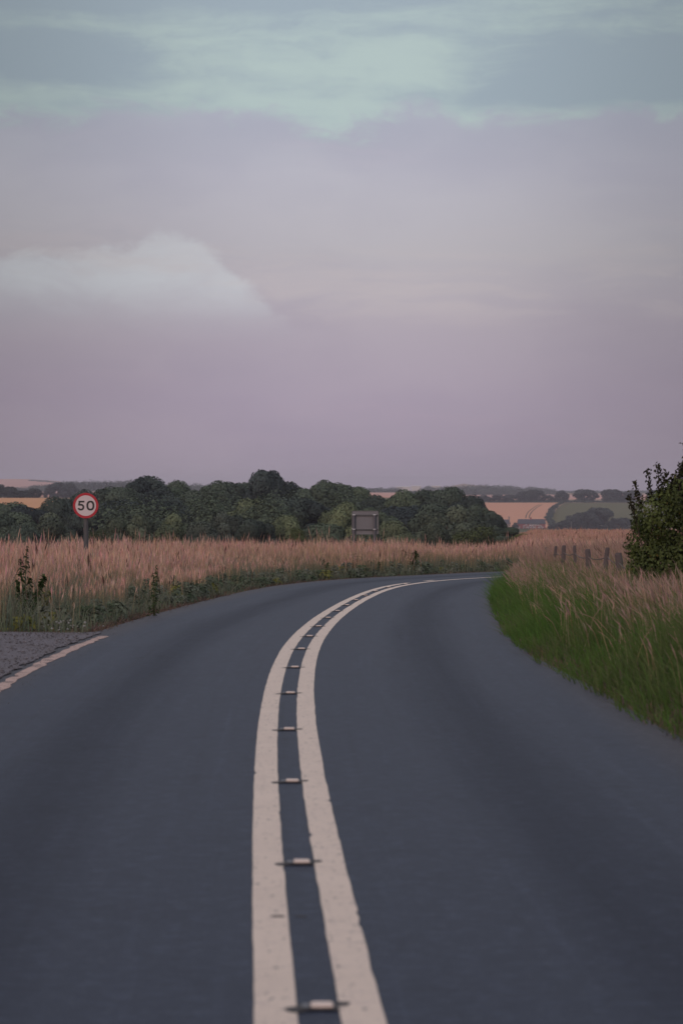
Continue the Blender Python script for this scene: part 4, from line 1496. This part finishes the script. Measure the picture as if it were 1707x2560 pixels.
# ------------------------------------------------------------------ back of the rectangular sign on the bend
Yb = 107.0
xa, xb = wx(879, Yb), wx(946, Yb)
xc = (xa + xb) / 2
zg = gz(xc, Yb)
o = thing('sign_board', 'grey back of a rectangular road sign on two posts beyond the bend', 'road sign', (xc, Yb, zg), 0.0)
zt, zb = wz(1277, Yb) - zg, wz(1336, Yb) - zg
hw = (xb - xa) / 2
rc = 0.06
corner = []
for (sx1, sz1, a0) in ((1, 1, 0), (-1, 1, 90), (-1, -1, 180), (1, -1, 270)):
    for k in range(6):
        a = math.radians(a0 + 18 * k)
        corner.append(((hw - rc) * sx1 + rc * math.cos(a), (zt + zb) / 2 + ((zt - zb) / 2 - rc) * sz1 + rc * math.sin(a)))
link('panel', MB().prism(corner, 0.0, 0.012).mesh('panel'), M_ALU, o)
link('edge_lip', MB().band(corner, [(x * .985, (zt + zb) / 2 + (z - (zt + zb) / 2) * .985) for x, z in corner], -0.016, -0.0005).mesh('edge_lip'), M_ALU, o)
zr = [wz(1288, Yb) - zg, wz(1324, Yb) - zg]
pxs = [wx(884.5, Yb) - xc, wx(936, Yb) - xc]
for z in zr:
    link('rail', MB().box(-hw + .03, hw - .03, -.028, -.001, z - .030, z + .018).mesh('rail'), M_POST, o)
for x in pxs:
    link('post', MB().tube([(x, -.070, -.5), (x, -.070, zt - .12)], .040, 12).mesh('post'), plain('galvanised_post', (0.105, 0.105, 0.125), 0.5, 0.2), o)
for x in pxs:
    for z in zr:
        link('clip', MB().box(x - .048, x + .048, -.118, -.029, z - .005, z + .028, .006).mesh('clip'), M_CLIP, o)
link('bolt', MB().box(pxs[0] - .075, pxs[0] - .045, -.030, -.002, zr[1] + .02, zr[1] + .05, .004).mesh('bolt'), M_CLIP, o)

# ------------------------------------------------------------------ fence
M_WOOD = plain('weathered_fence_wood', (0.105, 0.085, 0.088), 0.9, var=0.45, scale=9)
M_WIRE = plain('rusty_wire', (0.10, 0.075, 0.070), 0.7, 0.3, var=0.2)
FP = [(1590, 1408, 52, .10), (1550, 1383, 56.5, .125), (1511, 1370, 61, .095), (1471, 1373, 65, .11), (1438, 1364, 69.5, .075), (1407, 1364, 73, .105), (1385, 1366, 77, .075), (1366, 1368, 82, .08)]
fx, fy = wx(FP[0][0], FP[0][2]), FP[0][2]
o = thing('fence', 'old leaning post and wire fence on top of the right-hand bank', 'fence', (fx, fy, gz(fx, fy)))
tops = []
for k, (px, yt, Yd, wd) in enumerate(FP):
    x = wx(px, Yd)
    zg_ = gz(x, Yd)
    zt_ = wz(yt, Yd)
    r = random.Random(k)
    le = r.uniform(-.05, .05)
    b = MB()
    h2 = wd / 2
    n = 9
    ring = lambda z, cxx, s_: [(cxx + s_ * h2 * math.cos(6.283 * i / n + k) * (1 + .12 * math.sin(i * 2.3 + k)), s_ * h2 * .9 * math.sin(6.283 * i / n + k), z) for i in range(n)]
    lv = [(-.3, -le * .3, 1.05), (0.3, 0, 1.0), (.62, le * .5, .97), (zt_ - zg_ - .03, le, .93), (zt_ - zg_ + .01 * r.random(), le + .005, .72)]
    vs = [p for z, cxx, s_ in lv for p in ring(z, cxx, s_)]
    fs = [tuple(range((len(lv) - 1) * n, len(lv) * n))]
    for q in range(len(lv) - 1):
        for i in range(n):
            j = (i + 1) % n
            fs.append((q * n + i, q * n + j, q * n + n + j, q * n + n + i))
    b.add(vs, fs)
    po = link('post', b.mesh('post'), M_WOOD, o)
    po.location = (x - fx, Yd - fy, zg_ - o.location.z)
    tops.append((x + le - fx, Yd - fy - .06, zt_ - o.location.z))
for (dz, rw, sag) in ((-.16, .010, .05), (-.48, .008, .06)):
    pts = []
    for k in range(len(tops) - 1):
        p, q = tops[k], tops[k + 1]
        for i in range(8):
            f = i / 8
            pts.append((p[0] + (q[0] - p[0]) * f, p[1] + (q[1] - p[1]) * f, p[2] + (q[2] - p[2]) * f + dz - sag * 4 * f * (1 - f)))
    pts.append((tops[-1][0], tops[-1][1], tops[-1][2] + dz))
    link('wire', MB().tube(pts, rw, 5).mesh('wire'), M_WIRE, o)

# ------------------------------------------------------------------ hedgerow bush at the right
def big_bush():
    Yc = 49.0
    bx = wx(1668, Yc)
    zg_ = gz(bx, Yc)
    o = thing('hedgerow_bush', 'dense dark green hedgerow bush with thin leafy shoots, at the right edge', 'bush', (bx, Yc, zg_))
    r = np.random.default_rng(5)
    rr = random.Random(5)
    lob = []
    # (x offset, z, radius) of the main leafy masses, measured off the outline
    for (x, y, z, q) in [(-.10, 0, .55, .50), (-.28, .1, .95, .36), (-.15, -.1, 1.35, .40), (.25, -.05, .60, .55), (.35, .1, 1.1, .55), (.30, -.1, 1.55, .45), (.75, 0, .7, .6), (.85, .1, 1.3, .6),
                         (.75, -.1, 1.8, .48), (1.3, 0, .8, .65), (1.4, .1, 1.5, .65), (1.25, 0, 2.05, .5), (1.9, .1, 1.0, .7), (1.9, 0, 1.8, .6), (-.34, 0, .55, .26), (-.30, .1, 1.25, .24), (0.12, 0, 1.62, .26), (.5, .1, 1.95, .26), (-.05, -.2, .25, .35), (.5, -.3, .35, .5), (1.1, -.3, .4, .5)]:
        lob.append((x, y, z, q))
        for k in range(5):
            a, e_ = rr.uniform(0, 6.28), rr.uniform(-.4, 1.2)
            lob.append((x + q * .8 * math.cos(a) * math.cos(e_), y + q * .8 * math.sin(a) * math.cos(e_), z + q * .8 * math.sin(e_), q * rr.uniform(.22, .4)))
    lob = np.array(lob)
    lob[:, 2] *= np.where(lob[:, 0] > -.15, 1.03 + 0.06 * np.clip(lob[:, 0], 0, 1), 1.0)
    n = 52000
    pk = r.choice(len(lob), n, p=lob[:, 3] ** 2 / np.sum(lob[:, 3] ** 2))
    dirs = r.normal(0, 1, (n, 3))
    dirs /= np.linalg.norm(dirs, axis=1, keepdims=True)
    P = lob[pk, :3] + dirs * (lob[pk, 3] * r.uniform(.75, 1.08, n))[:, None]
    kp = P[:, 2] > 0.05
    P, dirs = P[kp], dirs[kp]
    n = len(P)
    f = np.clip(.42 + .35 * field_noise(P[:, 0] * 3, P[:, 2] * 3, 1.3, 2) + r.normal(0, .13, n), 0, 1)
    c = mixc(np.repeat(np.array([(0.042, 0.058, 0.026)]), n, 0), np.repeat(np.array([(0.125, 0.162, 0.060)]), n, 0), f)
    brown = (r.random(n) < .02)
    c[brown] = c[brown] * np.array([[1.5, .95, .8]])
    V, L, S_, C = leaf_quads(P, dirs * .6, r.uniform(.038, .075, n), c, 6, .6)
    link('crown', mesh_np('bush_crown', V, L, S_, colors=C), M_LEAF, o)
    # stems inside
    b = MB()
    for k in range(12):
        x0 = -.05 + k * .16
        b.tube([(x0 * .6 + .3, 0, -.15), (x0 * .8 + .15, rr.uniform(-.1, .1), .5), (x0 + rr.uniform(-.1, .1), rr.uniform(-.25, .25), 1.1 + .3 * min(1, x0))], [.03, .022, .008], 6)
    link('stems', b.mesh('bush_stems', True), M_BARK, o)
    # long shoots standing out of the top
    SH = [((-.17, 1.45), (-.37, 1.80)), ((-.10, 1.5), (-.20, 2.02)), ((.02, 1.6), (-.03, 2.10)), ((.0, 1.6), (.10, 1.98)), ((.2, 1.65), (.22, 1.95)), ((.30, 1.7), (.34, 2.0)), ((.4, 1.8), (.38, 2.38)), ((.5, 1.8), (.53, 2.22)),
          ((.55, 1.9), (.63, 2.47)), ((.68, 1.9), (.72, 2.3)), ((.78, 2.0), (.88, 2.55)), ((.9, 2.0), (.95, 2.65)), ((.60, 1.9), (.80, 2.38)), ((.45, 1.8), (.50, 2.1)), ((.12, 1.6), (.16, 1.86)), ((.26, 1.7), (.29, 2.1)), ((.58, 1.9), (.57, 2.45)), ((.84, 2.0), (.80, 2.62)), ((.35, 1.8), (.46, 2.25)), ((-.25, 1.3), (-.48, 1.62)), ((.72, 1.9), (.66, 2.2)), ((1.1, 2.1), (1.15, 2.7)), ((1.3, 2.2), (1.4, 2.75)), ((1.6, 2.1), (1.7, 2.6))]
    k0 = bx - wx(1560, Yc)
    lm = leafmat_shoot
    for k, ((xa_, za_), (xb_, zb_)) in enumerate(SH):
        xa_, xb_ = xa_ - .12, xb_ - .12
        za_, zb_ = za_ - .1, zb_ + .10 + .10 * max(0.0, min(1.0, xb_ * 1.5))
        y0 = rr.uniform(-.2, .2)
        pts = [(xa_, y0, za_ - .4), ((xa_ + xb_) / 2 + rr.uniform(-.02, .02), y0, (za_ + zb_) / 2 - .1), (xb_, y0 + rr.uniform(-.05, .05), zb_)]
        sh = link('shoot', MB().tube(pts, [.009, .007, .003], 5).mesh('shoot'), M_BARK, o)
        q = np.linspace(.3, 1, 34)
        base_p = np.array([np.array(pts[1]) * (1 - u) + np.array(pts[2]) * u if u > 0 else pts[1] for u in (q - .3) / .7])
        base_p = np.repeat(base_p, 2, 0) + r.normal(0, .026, (68, 3))
        cc = mixc(np.repeat(np.array([(0.030, 0.026, 0.022)]), 68, 0), np.repeat(np.array([(0.060, 0.062, 0.030)]), 68, 0), r.random(68))
        V, L, S_, C = leaf_quads(base_p, r.normal(0, 1, (68, 3)), r.uniform(.045, .090, 68), cc, 60 + k, .5)
        link('leaf_spray', mesh_np('leaf_spray', V, L, S_, colors=C), M_LEAF, sh)
    return o


leafmat_shoot = M_LEAF
big_bush()

# ------------------------------------------------------------------ weeds standing in the left verge
def weed_mesh(seed, kind):
    r = np.random.default_rng(seed)
    rr = random.Random(seed)
    b = MB()
    P, N, Sz, C = [], [], [], []
    ns = {'spire': 2, 'bushy': 7, 'broad': 5}[kind]
    for k in range(ns):
        a = rr.uniform(0, 6.28)
        sp = {'spire': .05, 'bushy': .22, 'broad': .26}[kind]
        tipx, tipy = sp * math.cos(a), sp * math.sin(a)
        ht = rr.uniform(.78, 1.0) if k else 1.0
        b.tube([(tipx * .15, tipy * .15, -.04), (tipx * .5, tipy * .5, ht * .5), (tipx, tipy, ht)], [.012, .009, .004], 5)
        nl = {'spire': 90, 'bushy': 70, 'broad': 60}[kind]
        for i in range(nl):
            u = rr.uniform(.08, 1.0)
            rad = {'spire': .16 * (1 - u) + .025, 'bushy': .12, 'broad': .16 * (1.15 - u)}[kind]
            th = rr.uniform(0, 6.28)
            q = rr.random() ** .6
            P.append((tipx * u + rad * q * math.cos(th), tipy * u + rad * q * math.sin(th), ht * u + rr.uniform(-.02, .02)))
            N.append((math.cos(th) * .5, math.sin(th) * .5, .7))
            Sz.append({'spire': .07, 'bushy': .085, 'broad': .12}[kind] * rr.uniform(.6, 1.3))
            f = rr.random()
            C.append((.022 + .03 * f, .045 + .045 * f, .018 + .014 * f))
    V, L, S_, CC = leaf_quads(np.array(P), np.array(N), np.array(Sz), np.array(C), seed, .42)
    return b.mesh('weed_stem', True), mesh_np('weed_leaves', V, L, S_, colors=CC)


M_STEM = plain('green_stem', (0.06, 0.08, 0.03), 0.8, var=0.2)
WEEDS = {k: weed_mesh(500 + i, k) for i, k in enumerate(('spire', 'bushy', 'broad'))}


def weed(px, ytop, Yd, kind, wsc, label, name='weed_plant', flower=None):
    x = wx(px, Yd)
    zg_ = gz(x, Yd)
    h = wz(ytop, Yd) - zg_
    o = thing(name, label, 'plant', (x, Yd, zg_), rng.uniform(0, 6.28), 'leafy weeds in the left verge', (wsc, wsc, h))
    link('stem', WEEDS[kind][0], M_STEM, o)
    link('leaves', WEEDS[kind][1], M_LEAF, o)
    if flower:
        n = 30
        P = np.stack((rng.normal(0, .14, n), rng.normal(0, .14, n), rng.uniform(.75, 1.02, n)), 1)
        V, Fc = scatter_solids(P, rng.uniform(.02, .04, n), 8)
        link('flowers', mesh_np('flowers', V, Fc, np.full(len(Fc), 3), colors=np.full((len(V), 3), 1.0) * np.array([flower])), M_GRASS, o)
    return o


def weed_strip():
    """low broad-leaved weeds, too many to count, all along the foot of the left verge"""
    r = np.random.default_rng(91)
    Ps, Ns, Ss, Cs = [], [], [], []
    for k in range(300):
        s_ = r.uniform(S_AT_Y(44.5), S_AT_Y(93) + 22)
        d_ = -(3.22 + abs(r.normal(0, 0.60)))
        x, y = at(np.array([s_]), np.array([d_]))
        x, y = float(x[0]), float(y[0])
        if y < 45.2 or not in_view(np.array([x]), np.array([y]), 1.5)[0]:
            continue
        n = int(r.uniform(40, 90))
        hh = r.uniform(0.12, 0.42) * (0.5 + 0.7 * r.random())
        ww = r.uniform(0.10, 0.26)
        tone = r.random()
        c0 = np.array((0.100, 0.145, 0.070)) * (1 - tone) + np.array((0.215, 0.240, 0.165)) * tone
        if r.random() < 0.04:
            c0 = np.array((0.24, 0.25, 0.06))
        u = r.random(n) ** 0.7
        th = r.uniform(0, 6.28, n)
        q = ww * np.sqrt(r.random(n)) * (1.15 - 0.6 * u)
        P = np.stack((x + q * np.cos(th), y + q * np.sin(th), gz(x, y) + hh * u), 1)
        Ps.append(P)
        Ns.append(np.stack((np.cos(th) * .5, np.sin(th) * .5 - .3, np.full(n, .7)), 1))
        Ss.append(r.uniform(0.05, 0.13, n))
        Cs.append(np.clip(c0[None] * r.normal(1, 0.22, (n, 1)), .01, .5))
    V, L, S_, C = leaf_quads(np.concatenate(Ps), np.concatenate(Ns), np.concatenate(Ss), np.concatenate(Cs), 92, .5)
    link('verge_weeds', mesh_np('verge_weeds', V, L, S_, colors=C), M_LEAF, kind='stuff', label='low green broad-leaved weeds along the foot of the left verge')


weed_strip()


def edge_y(px, off):
    """distance at which a line `off` left of the centre shows in photo column px"""
    S_ = np.arange(S_AT_Y(30), CLS[-1] - 60, 0.25)
    X_, Y_ = at(S_, np.full(len(S_), -off))
    c_ = CX + F * X_ / Y_
    return float(Y_[np.argmin(np.abs(c_ - px))])


weed(60, 1364, 49.0, 'spire', 1.0, 'tall dark thistle-like weed at the left edge, rising through the hay')
weed(72, 1432, 47.5, 'broad', .9, 'broad-leaved weed below the tall thistle at the left edge')
weed(386, 1412, 53.5, 'spire', .8, 'dark weed spire standing right of the speed limit sign')
weed(362, 1458, edge_y(362, 4.3), 'bushy', .9, 'dark nettle clump right of the daisies, close to the road edge')
weed(432, 1452, edge_y(432, 3.9), 'bushy', 1.0, 'dark green nettle clump at the road edge, second from the gravel')
weed(476, 1446, edge_y(476, 3.8), 'broad', .8, 'broad-leaved weed at the road edge beside the second nettle clump')
weed(536, 1408, edge_y(536, 4.4), 'broad', 1.1, 'bright green broad weed standing above the road edge grass')
weed(592, 1446, edge_y(592, 3.6), 'bushy', .7, 'yellow-flowered weed low at the road edge', 'flowering_weed', (0.24, 0.21, 0.04))
weed(520, 1474, edge_y(520, 3.4), 'bushy', .6, 'low yellowish weed at the road edge below the bright green broad weed', 'flowering_weed', (0.22, 0.20, 0.03))
weed(655, 1430, edge_y(655, 3.9), 'bushy', 1.0, 'grey-green weed clump left of the dark upright weed')
weed(816, 1398, edge_y(816, 3.8), 'spire', 1.3, 'dark upright weed at the road edge left of the grey sign back')
weed(880, 1384, edge_y(880, 4.2), 'bushy', 1.1, 'dusky weed clump below the grey sign back\'s left post')
weed(941, 1396, edge_y(941, 4.0), 'bushy', .9, 'small weed clump below the grey sign back\'s right post')
weed(1032, 1374, edge_y(1032, 4.2), 'broad', 1.2, 'leafy green weed standing alone right of the grey sign back')

# ------------------------------------------------------------------ air
b = MB().box(-14400, 14400, -70, 12700, -34, 50)
hz = link('haze', b.mesh('haze'), None, kind='stuff')
m = bpy.data.materials.new('evening_haze')
m.use_nodes = True
t = NT(m.node_tree)
t.n.clear()
out = t.new('ShaderNodeOutputMaterial')
v = t.new('ShaderNodeVolumePrincipled')
v.inputs['Color'].default_value = (0.88, 0.86, 1.0, 1)
v.inputs['Density'].default_value = 0.00009
t.l.new(v.outputs[0], out.inputs['Volume'])
hz.data.materials.append(m)
tri = sum(len(o.data.polygons) for o in sc.objects if o.type == 'MESH')
print('faces with repeats', tri, 'meshes', sum(len(me.polygons) for me in bpy.data.meshes))
